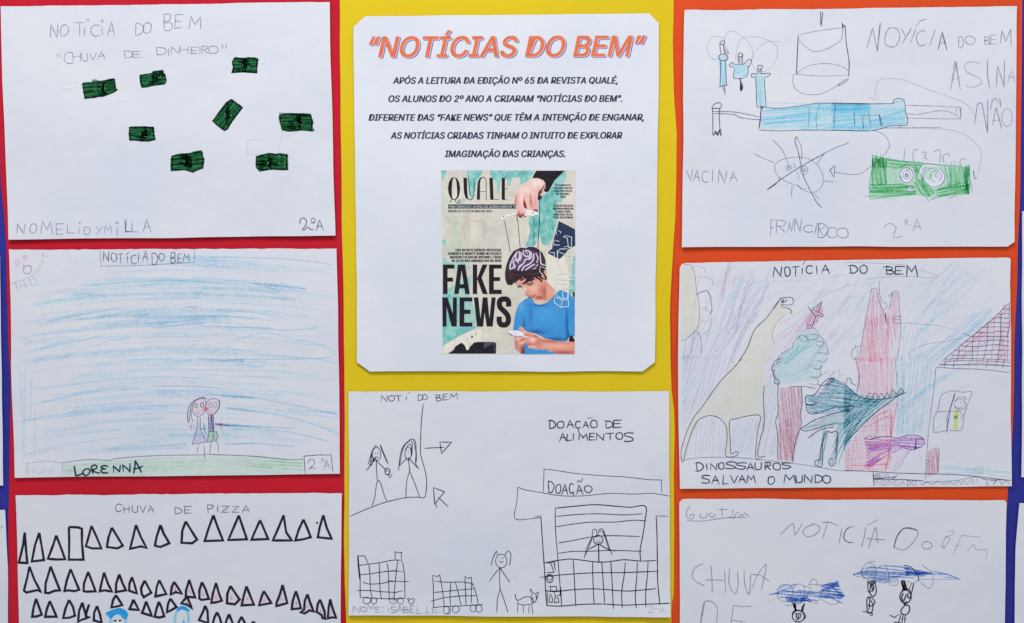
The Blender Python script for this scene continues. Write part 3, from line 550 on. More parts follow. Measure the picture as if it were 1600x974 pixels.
for body, x0, x1, y in [("AP\u00d3S A LEITURA DA EDI\u00c7\u00c3O N\u00ba 65 DA REVISTA QUAL\u00c9,", 614, 965, 130.5), ("OS ALUNOS DO 2\u00ba ANO A CRIARAM \u201cNOT\u00cdCIAS DO BEM\u201d.", 607, 972, 159), ("DIFERENTE DAS \u201cFAKE NEWS\u201d QUE T\u00caM A INTEN\u00c7\u00c3O DE ENGANAR,", 576, 1006, 188.3), ("AS NOT\u00cdCIAS CRIADAS TINHAM O INTUITO DE EXPLORAR", 610.5, 972, 216.5), ("IMAGINA\u00c7\u00c3O DAS CRIAN\u00c7AS.", 695, 883, 245.2)]:
    k = Ink('text_line', s4); k.text(body, x0, x1, y, 10.0, 'type_shadow', .0, .22, -.0008, 1.0, 1.0, weight=[(-.3, 0), (.3, 0)]).text(body, x0, x1, y, 10.0, 'type', .0, .22, -.0008, weight=[(-.5, 0), (.5, 0), (0, .25)]).make()

# ---------------------------------------------------------------- magazine cover printed on the notice
for n, c in dict(cv_cream=(211, 206, 196), cv_white=(232, 228, 222), cv_navy=(38, 52, 84), cv_black=(26, 22, 32), cv_skin=(224, 164, 148), cv_skin_l=(236, 206, 200), cv_skin_m=(230, 180, 164), cv_skin_s=(196, 128, 114), cv_skin_ll=(240, 218, 210), cv_skin_d=(176, 100, 92), cv_skin_dd=(128, 54, 54), cv_hair=(44, 26, 40), cv_hairlight=(86, 62, 66), cv_shirt=(56, 142, 208), cv_shirt_d=(38, 100, 170), cv_brain=(208, 200, 222), cv_line=(216, 226, 232), cv_gray=(76, 74, 88), cv_phone=(226, 224, 238), cv_pale=(222, 218, 206), cv_bark=(150, 146, 140)).items(): ink(n, c, 1, 0)
ink('cv_teal', (110, 184, 182), 1, 0, rgb2=(152, 206, 200)); ink('cv_wash', (142, 198, 192), 1, 0, rgb2=(176, 204, 194)); ink('cv_washpale', (196, 206, 196), .5, .5, scale=160); ink('cv_fold', (188, 182, 174), .6, .3, scale=250); ink('cv_blue_line', (140, 200, 226), .9, .1); ink('cv_teal_d', (92, 168, 172), .55, .6, scale=300); ink('cv_cream2', (220, 212, 204), .6, .5, scale=150, blotch=.3); ink('cv_blush', (226, 140, 140), .45, .3); ink('cv_shade', (150, 84, 76), .4, .3)
a1 = (680, 260, 11.4545); a2 = (780, 260, 11.456); a3 = (680, 335, 11.4545); a4 = (780, 335, 11.456); a5 = (780, 375, 9.744); a6 = (780, 460, 9.744); a7 = (680, 460, 9.744); b5 = (680, 260, 6.9565)
k = Ink('cover_background', s4)
def paper_field(X, Y, c):
    a = noise.noise((X * .018, Y * .018, 4)) + .5 * noise.noise((X * .06, Y * .06, 9)); b = noise.noise((X * .03, Y * .02, 14))
    d = .0 if X > 760 else max(0, min(.5, .6 * b + .1))
    return [c[0] * (1 + .06 * a) * (1 - d) + 176 * d, c[1] * (1 + .06 * a) * (1 - d) + 202 * d, c[2] * (1 + .05 * a) * (1 - d) + 192 * d]
k.g('689,266 899.5,266 898,553.5 691.5,553.5', (212, 207, 197), grid=3, field=paper_field, blobs=[(735, 360, 16, 22, (224, 216, 208), .7), (728, 345, 6, 22, (184, 180, 172), .6), (757, 352, 4, 18, (190, 184, 176), .5), (820, 500, 30, 40, (220, 214, 190), .5)])
k.f('693,335 712,338 726,352 735,378 728,400 693,400', 'cv_washpale')
k.frame(*a1).f('112,75 205,75 190,150 120,265', 'cv_teal', grid=0).f('560,75 850,75 830,150 760,230 720,420 690,540 640,590 600,480 590,250', 'cv_teal', grid=0, sm=False).f('465,560 545,590 500,680 470,660', 'cv_wash', grid=0)
k.f('970,75 1260,75 1260,240 1160,270 1145,480 1110,470 1100,300 1050,240 1000,180', 'cv_teal', grid=0)
k.frame(*a2).f('0,75 640,75 560,210 420,320 380,330 370,200 230,205 200,330 150,350 130,210 0,215', 'cv_teal', grid=0)
k.f('1170,80 1205,80 1190,200 1150,330 1130,640 1020,640 1040,860 1030,974 820,974 530,974 560,900 700,830 700,600 780,520 900,440 1020,210', 'cv_teal', grid=10)
k.frame(*a4).f('540,60 1050,60 1020,200 960,420 900,540 820,560 760,520 730,370 690,440 660,540 600,570 460,580 520,440 550,300 520,120', 'cv_teal', grid=10)
k.hatch('560,100 1020,100 960,400 820,540 760,400 700,360 560,480', 75, 2.2, 1.6, 'cv_teal_d')
k.frame(*a2).hatch('820,500 1080,400 1020,900 780,900', 75, 2.4, 1.6, 'cv_teal_d').hatch('20,90 560,90 500,200 20,190', 70, 2.6, 1.5, 'cv_teal_d')
k.frame(*a3).f('128,460 195,465 185,570 130,575', 'cv_teal', grid=0).f('135,780 200,790 190,870 132,870', 'cv_wash', grid=0).f('128,860 540,860 640,974 128,974', 'cv_wash', grid=0)
k.l('570,0 600,150 610,480;600,130 730,120 870,150 880,420;330,160 460,190 540,420 600,480', 1.8, 'cv_fold', wob=.5, jit=.3)
k.frame(*a7).f('112,-40 560,-300 520,0 640,350 570,540 370,640 180,750 115,800', 'cv_wash', grid=12).f('112,480 640,495 540,560 370,620 170,740 118,790', 'cv_teal', grid=0).f('112,0 360,0 340,490 112,490', 'cv_teal', grid=0)
k.f('120,790 200,740 370,640 560,550 700,530 720,720 560,760 470,720 390,740 300,800 190,905 120,905', 'cv_pale', grid=0).hatch('130,800 370,660 600,560 680,600 670,700 430,690 250,800 150,890', -40, 2.0, 1.3, 'cv_fold')
k.f('190,905 280,850 310,790 400,738 470,790 480,850 520,810 600,725 900,728 930,750 925,905', 'cv_black', grid=0).f('740,735 900,735 920,760 915,890 740,895', 'cv_gray', grid=0).f('430,715 500,750 520,830 480,860 455,790 400,720', 'cv_pale', grid=0).dot(560, 650, 16, 'cv_black').l('615,560 620,630', 1, 'cv_black')
k.frame(*a4).f('1330,780 1362,740 1362,974 1290,974', 'cv_teal', grid=0).frame(*a5).f('1135,270 1155,260 1150,840 1060,830 1080,640 1100,480', 'cv_teal', grid=0)
k.f('720,180 1000,220 1060,540 1040,800 870,770 740,650 720,420', 'cv_pale', grid=0).f('1140,690 1155,690 1150,900 1120,850', 'cv_black', grid=0)
k.frame(*a4).f('1065,120 1200,185 1360,270 1362,560 1240,630 1160,730 1080,805 870,700 880,670 950,610 960,500 1000,360 1040,240', 'cv_navy', grid=0)
k.l('1050,290 1100,310 1100,460 1035,470 1020,310;1150,400 1190,380 1300,410 1290,600 1240,590 1220,430 1150,400 1160,600 1150,640;980,460 1090,490 1090,550 980,550 975,470;1160,590 1220,570 1290,600', .8, 'cv_line', sm=False)
k.make()
k = Ink('cover_masthead', s4, a1, label='tall black masthead letters spelling QUALÉ')
k.f('335,195 290,205 245,280 228,380 238,480 270,560 300,590 320,590 300,540 296,400 308,260 325,208', 'cv_black', grid=0).f('340,195 390,215 430,290 446,390 438,480 412,560 370,600 340,590 375,570 392,520 392,420 378,270 360,215', 'cv_black', grid=0).l('335,200 365,205', .8, 'cv_black').l('265,640 285,605 320,590 350,600 380,650 430,660 455,630 435,600 405,620 420,640', .9, 'cv_black')
k.f('505,205 568,205 572,400 580,540 600,600 545,570 515,480 508,380', 'cv_black', grid=0).l('600,592 640,600 675,560 692,480 695,205', .9, 'cv_black').l('585,150 600,300 625,490 630,500', .8, 'cv_black')
k.f('745,598 750,420 765,270 800,205 860,190 815,230 803,300 800,598', 'cv_black', grid=0).l('840,193 885,200 908,250 912,400 912,605;800,450 910,452', .9, 'cv_black')
k.f('968,205 1030,205 1045,595 985,600', 'cv_black', grid=0).l('1040,590 1140,592', 1, 'cv_black', sm=False)
k.frame(*a2).f('45,205 102,205 102,600 45,600', 'cv_black', grid=0).l('100,208 155,208;100,402 160,402;100,598 152,598;105,195 135,165', .9, 'cv_black', sm=False).make()
k = Ink('cover_tagline', s4, a1); k.f('232,682 1532,682 1532,755 232,755', 'cv_black'); k.frame(0, 0, 1); k.text('PARA CRIAN\u00c7AS E JOVENS QUE QUEREM SABER DE TUDO', 702, 812, 324.8, 3.6, 'cv_line'); k.text('EDI\u00c7\u00c3O 65 | 9 A 22 DE MAIO DE 2023', 700.3, 768.5, 331.8, 3.6, 'type', 0, weight=[(-.2, 0), (.2, 0)]).make()
k = Ink('puppeteer_sleeve', s4, a2); k.f('665,78 1175,78 1000,240 880,455 840,462 795,440 830,380 825,300 790,250 700,212 590,215 620,150', 'cv_black', grid=0).make()
k = Ink('puppeteer_hand', s4, a2)
k.g('590,212 700,212 790,250 825,300 825,380 795,440 740,510 700,470 760,520 745,560 690,610 700,700 692,800 640,815 600,780 560,770 500,765 450,700 445,640 440,700 480,850 470,905 430,880 400,925 370,915 325,860 310,760 270,640 285,520 330,440 440,340 520,270', (232, 188, 182), [(680, 300, 130, 80, (240, 224, 218)), (480, 420, 120, 70, (240, 212, 206)), (400, 560, 32, 110, (246, 218, 210)), (295, 620, 30, 130, (206, 132, 130)), (500, 640, 36, 110, (238, 192, 182)), (562, 630, 14, 110, (184, 104, 104)), (640, 660, 38, 110, (230, 158, 154)), (650, 800, 50, 26, (146, 66, 72)), (420, 880, 70, 34, (140, 58, 62)), (350, 840, 30, 50, (200, 120, 116)), (745, 470, 44, 60, (188, 104, 110)), (810, 380, 24, 60, (196, 130, 136)), (445, 620, 10, 60, (170, 90, 90))], grid=1.3)
k.l('545,510 575,620 600,740', 1.0, 'cv_skin_d').f('440,580 480,660 500,760 450,740 430,690', 'cv_skin_dd', grid=0).f('690,540 710,480 740,530 770,535 750,590 690,610', 'cv_hair', grid=0).f('320,840 400,890 400,925 360,920', 'cv_skin_dd', grid=0).f('430,880 480,850 490,890 450,915', 'cv_skin_dd', grid=0).f('600,775 690,775 690,825 640,815', 'cv_skin_dd', grid=0)
k.make()
k = Ink('puppet_strings', s4, a2)
k.f('470,775 560,775 690,820 720,850 600,890 520,880 440,890 480,840', 'cv_white', grid=0).f('20,915 75,890 300,825 310,850 130,910 60,960 40,950', 'cv_white', grid=0).dot(605, 830, 12, 'cv_black').dot(78, 905, 12, 'cv_black')
k.l('725,600 722,974', .8, 'cv_black').l('310,860 318,974', .7, 'cv_gray').frame(*a4).l('318,0 340,200 375,590;90,110 150,400 200,690', .8, 'cv_gray').l('722,0 705,400 692,600', .9, 'cv_hair').l('622,60 618,300 610,540', .7, 'cv_gray').make()
for i, (rows, y0, dy, cx, hw, m) in enumerate([(['ESTUDANTES', 'TROCAM CARTAS', 'COM CIENTISTAS', 'DO MUNDO', 'TODO'], 290.8, 4.6, 879.3, [12, 14.5, 14.5, 10, 4.5], 'type'), (['O ESCRITOR ALAN', 'BRENNAN MOSTRA', 'COMO A VIDA', 'PODE DAS TELAS', 'PODE SER SONHO'], 323, 4.6, 880, [15, 16, 11.5, 14.5, 15.5], 'type')]):
    k = Ink('cover_caption', s4)
    for j, r in enumerate(rows): k.text(r, cx - hw[j], cx + hw[j], y0 + j * dy, 3.0, m, 0, weight=[(-.2, 0), (.2, 0)])
    for q in range(6): k.l('%f,%f %f,%f' % (cx - 11 + q * 3.8, y0 - 6, cx - 11 + q * 3.8 + 2.6, y0 - 6), 1.1, 'cv_line', sm=False)   # too small to read in the photograph
    if i == 0:
        for q in range(4): k.l('%f,%f %f,%f' % (cx - 8 + q * 4, y0 - 3.4, cx - 8 + q * 4 + 3, y0 - 3.4), 1.6, 'cv_line', sm=False)
    k.make()
k = Ink('cover_caption', s4)
for j, (r, x0) in enumerate([('USO DA INTELIG\u00caNCIA ARTIFICIAL', 712), ('AUMENTA O DEBATE SOBRE NOT\u00cdCIAS E', 700), ('IMAGENS FALSAS NA INTERNET. FIQUE', 702.5), ('DE OLHO NAS ARMADILHAS DA REDE', 706)]): k.text(r, x0, 783.5, 392.6 + j * 5.55, 3.7, 'cv_black', 0, weight=[(-.25, 0), (.25, 0)])
k.make()
k = Ink('cover_headline', s4, label='heavy black headline FAKE NEWS')
c6 = (680, 380, 5.411)
def bar(st): k.f(st, 'cv_black', grid=12)
k.frame(*c6)
# FAKE
bar('65,182 162,182 162,215 104,215 104,292 150,292 150,325 104,325 104,430 65,430')
bar('192,182 224,182 224,215 198,430 160,430'); bar('218,182 252,182 292,430 254,430 222,222'); bar('192,348 250,348 252,382 190,382')
bar('318,182 354,182 354,430 318,430'); bar('400,182 442,182 392,292 444,430 402,430 354,300')
bar('455,182 562,182 562,214 495,214 495,288 548,288 548,320 495,320 495,395 562,395 562,430 455,430')
# NEWS
k.frame(*a7)
bar('108,48 188,48 268,300 270,48 328,48 328,490 250,490 172,190 170,490 112,490'); bar('370,48 565,48 565,108 442,108 442,235 535,235 535,298 442,298 442,432 565,432 565,490 370,490')
bar('588,48 655,48 690,380 725,48 795,48 825,380 860,48 920,48 875,490 785,490 752,270 728,490 636,490')
k.l('1118,165 1116,110 1090,78 1045,72 1000,82 978,120 985,190 1030,240 1080,290 1112,350 1110,420 1080,460 1040,466 995,455 975,410 975,362', 7.0, 'cv_black', jit=0, taper=1).make()
k = Ink('cover_boy', s4, a5)
# neck and face
k.g('330,540 640,560 720,630 780,700 850,770 830,860 740,930 620,960 500,940 520,900 440,860 400,830 390,790 330,700 290,690 230,640 250,590', (224, 160, 142), [(330, 630, 80, 40, (234, 184, 168)), (540, 730, 100, 80, (236, 184, 166)), (650, 760, 60, 90, (208, 124, 112)), (610, 880, 80, 34, (160, 86, 78)), (690, 800, 30, 90, (168, 94, 84)), (780, 780, 50, 70, (226, 162, 144)), (600, 945, 120, 26, (238, 204, 194)), (385, 760, 34, 60, (242, 210, 200)), (420, 660, 90, 20, (168, 98, 88)), (400, 585, 200, 30, (142, 80, 72)), (470, 672, 50, 16, (170, 104, 96)), (300, 700, 40, 22, (176, 110, 100)), (480, 850, 55, 14, (196, 104, 104)), (500, 888, 50, 20, (230, 172, 156)), (700, 690, 40, 30, (214, 140, 122)), (430, 800, 30, 30, (216, 146, 130))], grid=1.2)
# shirt (upper half)
SHB = [(382, 480, 22, 110, (34, 94, 166)), (560, 575, 150, 40, (34, 90, 158)), (1030, 430, 20, 200, (34, 88, 156)), (700, 300, 220, 170, (72, 158, 220)), (330, 190, 70, 90, (88, 168, 226)), (600, 175, 160, 18, (44, 112, 180)), (850, 690, 220, 34, (34, 92, 160)), (1090, 500, 30, 130, (70, 154, 216)), (480, 330, 30, 160, (48, 126, 194)), (900, 200, 60, 120, (70, 152, 214))]
k.frame(*a6).g('300,150 400,70 490,45 520,130 600,160 700,145 780,95 850,10 930,-70 1060,-10 1150,70 1150,635 1050,640 1020,715 860,705 700,670 570,600 440,570 385,540 380,470 370,560 210,545 240,330 280,190', (58, 144, 210), SHB, grid=1.6).f('385,740 430,770 440,800 460,830 720,850 880,905 385,910', 'cv_shirt', grid=0)
k.l('500,80 530,140 590,165 690,150 780,95 850,15', 1.0, 'cv_shirt_d').f('1025,240 1040,420 1060,560 1080,640 1020,715 1020,540', 'cv_shirt_d', grid=0)
# arms and hands
ARB = [(880, 790, 240, 34, (236, 176, 158)), (980, 885, 240, 24, (172, 90, 84)), (820, 712, 260, 18, (176, 98, 90)), (510, 690, 60, 40, (244, 210, 202)), (500, 805, 60, 18, (240, 202, 192)), (600, 745, 34, 60, (200, 124, 112)), (420, 640, 50, 30, (200, 120, 112)), (560, 640, 50, 24, (188, 108, 100)), (350, 740, 50, 30, (236, 188, 176)), (450, 760, 30, 12, (180, 110, 104))]
k.g('435,580 560,620 640,670 860,715 1000,725 1148,725 1148,910 880,905 760,845 580,825 450,825 435,770 390,740 350,780 310,770 280,720 390,660 380,590', (222, 148, 130), ARB, grid=1.3).g('230,640 300,640 370,660 280,720 320,785 385,760 385,905 330,905 250,830 235,720', (214, 146, 134), [(370, 850, 44, 70, (124, 60, 60)), (290, 680, 50, 30, (236, 190, 180)), (255, 780, 24, 80, (190, 116, 108))], grid=1.3)
k.f('290,520 330,490 380,530 385,590 370,600', 'cv_skin', grid=0).l('440,770 500,770 560,750;450,830 520,800;300,720 400,680;330,780 430,730', .9, 'cv_skin_d').f('330,905 385,905 388,770 350,850', 'cv_skin_dd', grid=0)
k.f('1080,635 1110,625 1150,700 1148,722 1060,718', 'cv_black', grid=0)
k.f('130,555 290,550 380,595 370,640 210,630 150,590', 'cv_phone', grid=0).l('150,600 200,625', 1.2, 'cv_black').f('370,630 460,650 450,665 380,650', 'cv_phone', grid=0)
k.make()
k = Ink('cover_boy_hair', s4, a5)
k.g('300,130 330,120 420,125 440,105 520,105 600,140 660,200 700,290 715,440 670,490 640,520 650,560 725,575 715,610 690,600 640,590 600,560 520,575 470,600 400,660 350,670 420,600 350,560 260,590 215,660 190,690 120,670 105,600 88,520 105,400 150,270 220,170', (40, 24, 36), [(420, 300, 210, 150, (92, 62, 96), .9), (180, 560, 60, 70, (66, 44, 50)), (500, 520, 130, 30, (62, 40, 48)), (680, 300, 24, 100, (60, 42, 56)), (600, 330, 50, 110, (70, 44, 74)), (440, 115, 120, 16, (70, 50, 66))], grid=1.6)
k.f('650,520 700,455 722,470 728,560 690,590 650,570', 'cv_skin', grid=0).l('360,672 420,640 500,600', 2.0, 'cv_hair').l('430,680 470,690 508,640', 1.4, 'cv_hair').l('285,712 330,712', 2.6, 'cv_hair').l('440,865 500,880 550,835', 1.0, 'cv_skin_dd').l('395,825 430,840', 1.1, 'cv_skin_d')
k.l('215,640 250,600 300,570;240,650 290,600 340,575;300,575 350,600 330,620;420,590 480,620 530,590;560,570 620,600 650,640;640,560 660,600;100,560 120,640 150,680;130,520 160,600 200,640;660,480 690,540 720,590', 2.2, 'cv_hair').l('120,420 150,500 170,600;160,470 220,520 300,540;520,520 600,500 660,440;640,240 680,320 690,400', .8, 'cv_hairlight').make()
k = Ink('cover_brain', s4, a5)
k.g('165,460 150,400 180,310 240,210 310,160 400,140 500,150 570,190 610,260 620,350 580,430 500,460 400,470 300,475 220,465', (74, 52, 80), [(300, 300, 150, 120, (110, 88, 118), .8), (560, 350, 60, 90, (70, 46, 74))], grid=1.8, sm=True)
k.l('170,450 165,390 200,300 250,210;190,440 230,400 215,340 260,290;230,430 250,390;270,180 250,260 290,350;300,170 310,260 280,330;330,190 335,260 310,310 270,300;370,160 370,220 420,260;400,160 460,180 460,270 430,240;400,180 430,210', 2.0, 'cv_brain').l('480,180 495,250 470,290 400,300 370,360 310,400 290,460;300,430 360,370;345,470 380,410 470,360 520,300 530,210;400,460 470,410 540,370;520,440 560,430;560,400 590,380', 1.9, 'cv_brain').l('560,200 590,280 570,350', 1.5, 'cv_brain').make()
k = Ink('cover_line_cubes', s4, a4)
k.l('730,640 740,880 830,915;900,680 985,690 990,770;1035,660 1100,620 1240,620;1035,660 1045,790;1040,660 1160,715;1045,790 1060,900 1080,974;1160,715 1210,740 1360,735;1210,740 1230,974', .9, 'cv_line', sm=False)
k.frame(*a5).l('620,180 640,370 710,400;625,400 615,480 660,530;630,400 710,440 730,450;890,180 890,330 950,500;890,520 1050,510 1060,560 1150,560;890,520 880,660 1050,680;880,600 1150,610;1060,560 1050,890 970,890 960,750;850,770 850,700;960,740 1150,740', .8, 'cv_line', sm=False)
k.frame(*a6).l('845,40 840,130 945,200 1055,185 1055,90 960,85 845,40;960,85 945,200;865,15 960,70;970,0 970,60 1040,65 1040,0', .9, 'cv_line', sm=False).l('1040,200 1060,260 1120,260 1110,370 1050,370;1010,400 1100,470 1120,430 1040,380', .8, 'cv_blue_line', sm=False).make()

# ---------------------------------------------------------------- donation of food
def h5(X, Y):
    f = hfun(42, base=1.2, amp=.4, right=1046, rl=.5, left=546, ll=.5)(X, Y)
    return f + 2.8 * max(0, 1 - (963 - Y) / 60) ** 2 * (.62 + .55 * noise.noise((X * .017, 3, 6)))
s5 = Sheet('paper_drawing', 'line drawing with shopping carts and stall, titled doação de alimentos', 'drawing', [(544.5, 612), (545, 700), (545, 850), (544.5, 962)], [(1046, 611.5), (1046, 700), (1047, 850), (1047.3, 964)], 'white_paper', h5, G3, torn=.35, seed=42)
a = (540, 600, 4.994); b = (740, 600, 4.994); c = (540, 780, 5.019); d = (740, 780, 5.019); e = (800, 730, 3.992); f6 = (840, 860, 8.54); g8 = (500, 850, 7.858)
Ink('title_lettering', s5, a).t('N 278,90,325,142;O 335,95,380,138;T 385,92,440,138;I 458,95,485,130;D 565,85,602,130;O 600,82,636,125;B 705,85,745,135;E 760,78,800,125;M 812,78,872,125', 1.4, 'pencil_dark').l('485,75 503,65', 1.2, 'pencil_dark').make()
Ink('subtitle_lettering', s5, b).t('D 592,287,640,347;O 652,290,705,345;A 728,285,785,345;C 795,295,835,345;A 855,295,900,345;O 915,290,965,347;D 1035,290,1085,345;E 1095,288,1155,345;A 672,388,722,450;L 728,390,765,442;I 770,388,788,442;M 820,388,890,442;E 905,388,950,445;N 960,390,1020,440;T 1035,385,1100,440;O 1112,385,1165,440;S 1175,382,1250,455', 1.75, 'pen').l('580,287 615,283;888,268 930,268;812,345 822,375 822,385;1020,290 1060,290', 1.5, 'pen').make()
Ink('drawn_road', s5, a).l('605,155 592,280 585,420 585,550 612,650 632,760 618,882 560,885 470,890 330,920 190,968 33,1035', 1.25, 'pen', sm=True).make()
k = Ink('drawn_arrow', s5, a); k.l('615,505 690,500 765,498', 1.3, 'pen').l('735,455 825,458 748,545 735,455', 1.4, 'pen', sm=False).make()
k = Ink('drawn_arrow', s5, a); k.l('685,810 770,845 695,940 685,810', 1.4, 'pen', sm=False).l('695,920 712,970;722,885 800,962', 1.3, 'pen').make()
k = Ink('drawn_girl', s5, a)
k.o(240, 550, 34, 52, 1.2, 'pen').l('235,480 205,530 175,630;205,540 190,640 215,600 200,560;232,478 255,500;268,475 300,550 330,625;270,490 320,610;195,610 235,580 162,678', 1.3, 'pen').l('238,595 240,660 245,748;238,600 320,680', 1.3, 'pen').o(325, 685, 20, 25, 1.5, 'pen').l('312,685 340,680;330,715 362,710 345,735 330,715', 1.2, 'pen', sm=False).l('204,955 225,890 240,790 255,752 280,800 300,870 320,915;228,535 228,550;250,535 250,550;222,570 235,580 250,568', 1.15, 'pen').make()
k = Ink('drawn_girl', s5, a)
k.o(487, 545, 25, 52, 1.2, 'pen').l('515,432 455,480 425,560 413,680;505,440 450,500 420,640;500,435 540,440 550,520 552,610;515,440 520,500 515,560;530,440 548,540 545,620 570,665;470,520 480,490 500,470 512,500 510,560', 1.2, 'pen').l('478,580 420,640;487,575 495,640 502,690;490,578 568,665', 1.3, 'pen').l('498,685 475,770 470,890;500,685 535,770 580,890;487,530 487,545', 1.2, 'pen').make()
k = Ink('drawn_cart', s5, g8)
k.l('468,145 475,270 490,380 492,520 492,655 530,660;466,150 550,152 590,250', 1.2, 'black_pen', sm=False).l('462,145 470,300 487,440', 1.5, 'black_pen').l('468,270 600,252 725,235 850,210 943,200;480,385 620,370 740,352 880,335 943,335;525,475 610,497 740,490 860,468 943,460;450,577 620,577 740,590 943,600;530,662 700,672 943,680;600,250 612,400 618,560 640,665;725,235 730,400 735,560 755,685;820,240 838,340 845,560 850,690;955,200 935,350 915,560 908,710', 1.15, 'black_pen')
k.frame(*c).l('390,480 385,415 415,425 438,418 438,478;440,480 462,580 465,785;385,480 440,482;430,568 455,575;400,648 495,650;380,785 465,780;380,735 450,722', 1.15, 'black_pen', sm=False).o(165, 797, 30, 26, 1.1, 'pen').o(222, 800, 22, 24, 1.1, 'pen').o(372, 800, 26, 24, 1.0, 'pencil_dark').o(430, 800, 24, 26, 1.1, 'pencil_dark').l('300,570 340,568 430,568;320,640 400,648', 1, 'black_pen').make()
k = Ink('drawn_cart', s5, c)
k.l('682,600 688,700 690,850 760,845 900,840 1078,828;682,600 715,610 738,600 760,720 775,850;700,648 800,655 900,652 1000,665;690,735 800,725 900,715 1005,705;670,803 770,775 900,762 1030,760;825,655 818,740 822,840;860,655 885,740 905,838;935,610 940,720 945,838;935,608 960,625 985,615 988,660 985,820;990,665 1010,700 1030,770 1040,828;985,680 1005,670', 1.15, 'black_pen', sm=False).o(790, 870, 22, 30, 1.0, 'pen').l('820,845 820,895 790,900', 1, 'pen').o(865, 865, 26, 28, 1.1, 'pen').o(1000, 858, 24, 28, 1.0, 'pen').o(1045, 860, 26, 28, 1.1, 'pen').make()
Ink('drawn_heart', s5, c).l('500,800 485,785 495,778 508,790 530,780 538,795 515,830 490,800', 1.1, 'pen').make()
Ink('name_lettering', s5, c).t('N 58,840,112,895;O 120,848,160,885;M 172,835,225,880;E 238,845,270,885;I 325,855,345,885;S 355,845,395,890;A 400,840,450,890;B 455,845,490,890;E 505,842,545,890;L 560,840,605,895;L 635,845,668,895;E 680,850,725,895', 1.25, 'pencil').dot(292, 850, 4, 'pencil_dark').dot(295, 882, 4, 'pencil_dark').dot(335, 840, 3, 'pencil_dark').l('725,880 770,890', 1, 'pencil_soft').make()
k = Ink('drawn_girl', s5, d)
k.o(217, 488, 45, 54, 1.15, 'pen').l('138,520 150,470 178,412 185,440;245,440 270,410 292,430 290,470 282,522;208,540 165,590 125,645;208,540 245,600 285,655;208,540 202,620 207,705 188,780 182,890;207,705 235,780 270,890', 1.2, 'pen').l('204,488 218,500 235,490;220,455 222,470;236,455 238,470', 1.1, 'pen').make()
k = Ink('drawn_dog', s5, d)
k.l('328,745 330,775 350,795 400,770 450,770;345,820 400,832 465,820;347,795 345,822;450,770 470,800 465,820', 1.2, 'pen').o(472, 775, 22, 38, 1.2, 'pen').l('445,735 448,708 462,735;490,745 508,732 495,790;347,822 345,892;390,835 390,895;435,835 433,898;455,822 465,905;465,770 468,790;480,765 482,775', 1.15, 'pen').make()
k = Ink('drawn_stall', s5, e)
k.l('195,158 200,15 260,20 400,42 560,55 700,62 860,80 932,82 935,160', 1.0, 'pen', sm=False).l('36,128 90,145 190,162 300,180 420,182 510,175 620,165 760,170 870,165 985,182;36,128 30,220 18,322 110,325 180,315;140,312 180,305', 1.05, 'pen')
k.l('180,310 188,430 200,600 215,860', 1.4, 'black_pen').l('270,258 400,245 520,236 640,245 740,252 833,246 830,340 815,440 800,520 803,585', 1.5, 'black_pen').l('270,258 272,400 288,590 310,870;275,310 400,298 540,293 690,300 812,293;270,375 400,355 500,345 640,345 760,333 838,338;292,475 380,460 500,437 620,430 800,435;290,540 380,528 480,527 640,522 810,528', 1.2, 'black_pen')
k.l('195,602 250,590 340,577 400,578 540,595 620,590 700,580 800,588 900,585;175,690 300,675 500,662 700,660 912,652;205,772 270,778 400,765 530,762 700,775 800,770 900,760;215,865 300,868 420,858 560,855 700,862 860,855 985,850', 1.4, 'black_pen').l('382,580 388,680 398,868;503,595 505,700 512,855;560,590 568,700 578,850;617,590 625,720 632,885;708,595 700,680 685,780 688,880;783,595 778,700 770,800 775,880;850,590 845,680 835,780 835,875', 1.35, 'black_pen').l('900,308 905,420 908,600 910,720 922,858', 1.5, 'black_pen').l('900,306 975,308', 1, 'pen').make()
k = Ink('stall_lettering', s5, e); k.t('D 228,92,262,165;O 275,108,305,165;A 312,105,348,168;C 358,102,385,160;A 402,115,442,172;O 452,120,498,162', 1.6, 'pen').l('375,162 388,172 378,175', 1.1, 'pen').l('408,98 415,86 430,95 440,72', 1.3, 'pen').make()
k = Ink('drawn_seller', s5, e); k.o(538, 455, 30, 28, 1.4, 'black_pen').l('540,480 542,540 542,598', 1.7, 'black_pen').l('540,480 480,515;540,480 600,515 645,525', 1.5, 'black_pen').l('500,440 470,500 450,572;505,430 480,500 460,550;500,440 505,395 525,392 530,420 525,440;540,420 545,392 565,388 580,420 600,480 625,550;545,400 570,410 600,500 615,525', 1.2, 'pen').dot(530, 455, 3, 'pen').dot(548, 452, 3, 'pen').l('525,465 538,472 552,462', .9, 'pen').make()
k = Ink('drawn_goods', s5, f6); k.l('90,170 175,172 220,300 105,300;175,172 240,145 275,148;215,160 235,250;235,155 222,200 240,280', 1.3, 'black_pen', sm=False).o(160, 380, 48, 55, 1.4, 'black_pen').o(160, 370, 32, 34, 1.1, 'pen').l('145,485 250,490 255,550 170,545 175,480;225,560 235,620 300,600 305,540 255,545;165,590 155,695 195,700 200,650 175,590 185,610;225,640 275,640 285,695 225,700 225,640;310,500 315,620 320,750;130,560 130,735', 1.25, 'black_pen', sm=False).make()
Ink('class_lettering', s5, e).l('850,870 870,868 880,880 850,908 882,905', 1.2, 'pencil_soft').l('888,885 915,882', 1).t('A 920,878,955,912', 1.2, 'pencil_soft').make()
k = Ink('pencil_mark', s5, a); k.l('1241,368 1241,390', 1, 'pencil_soft').make()
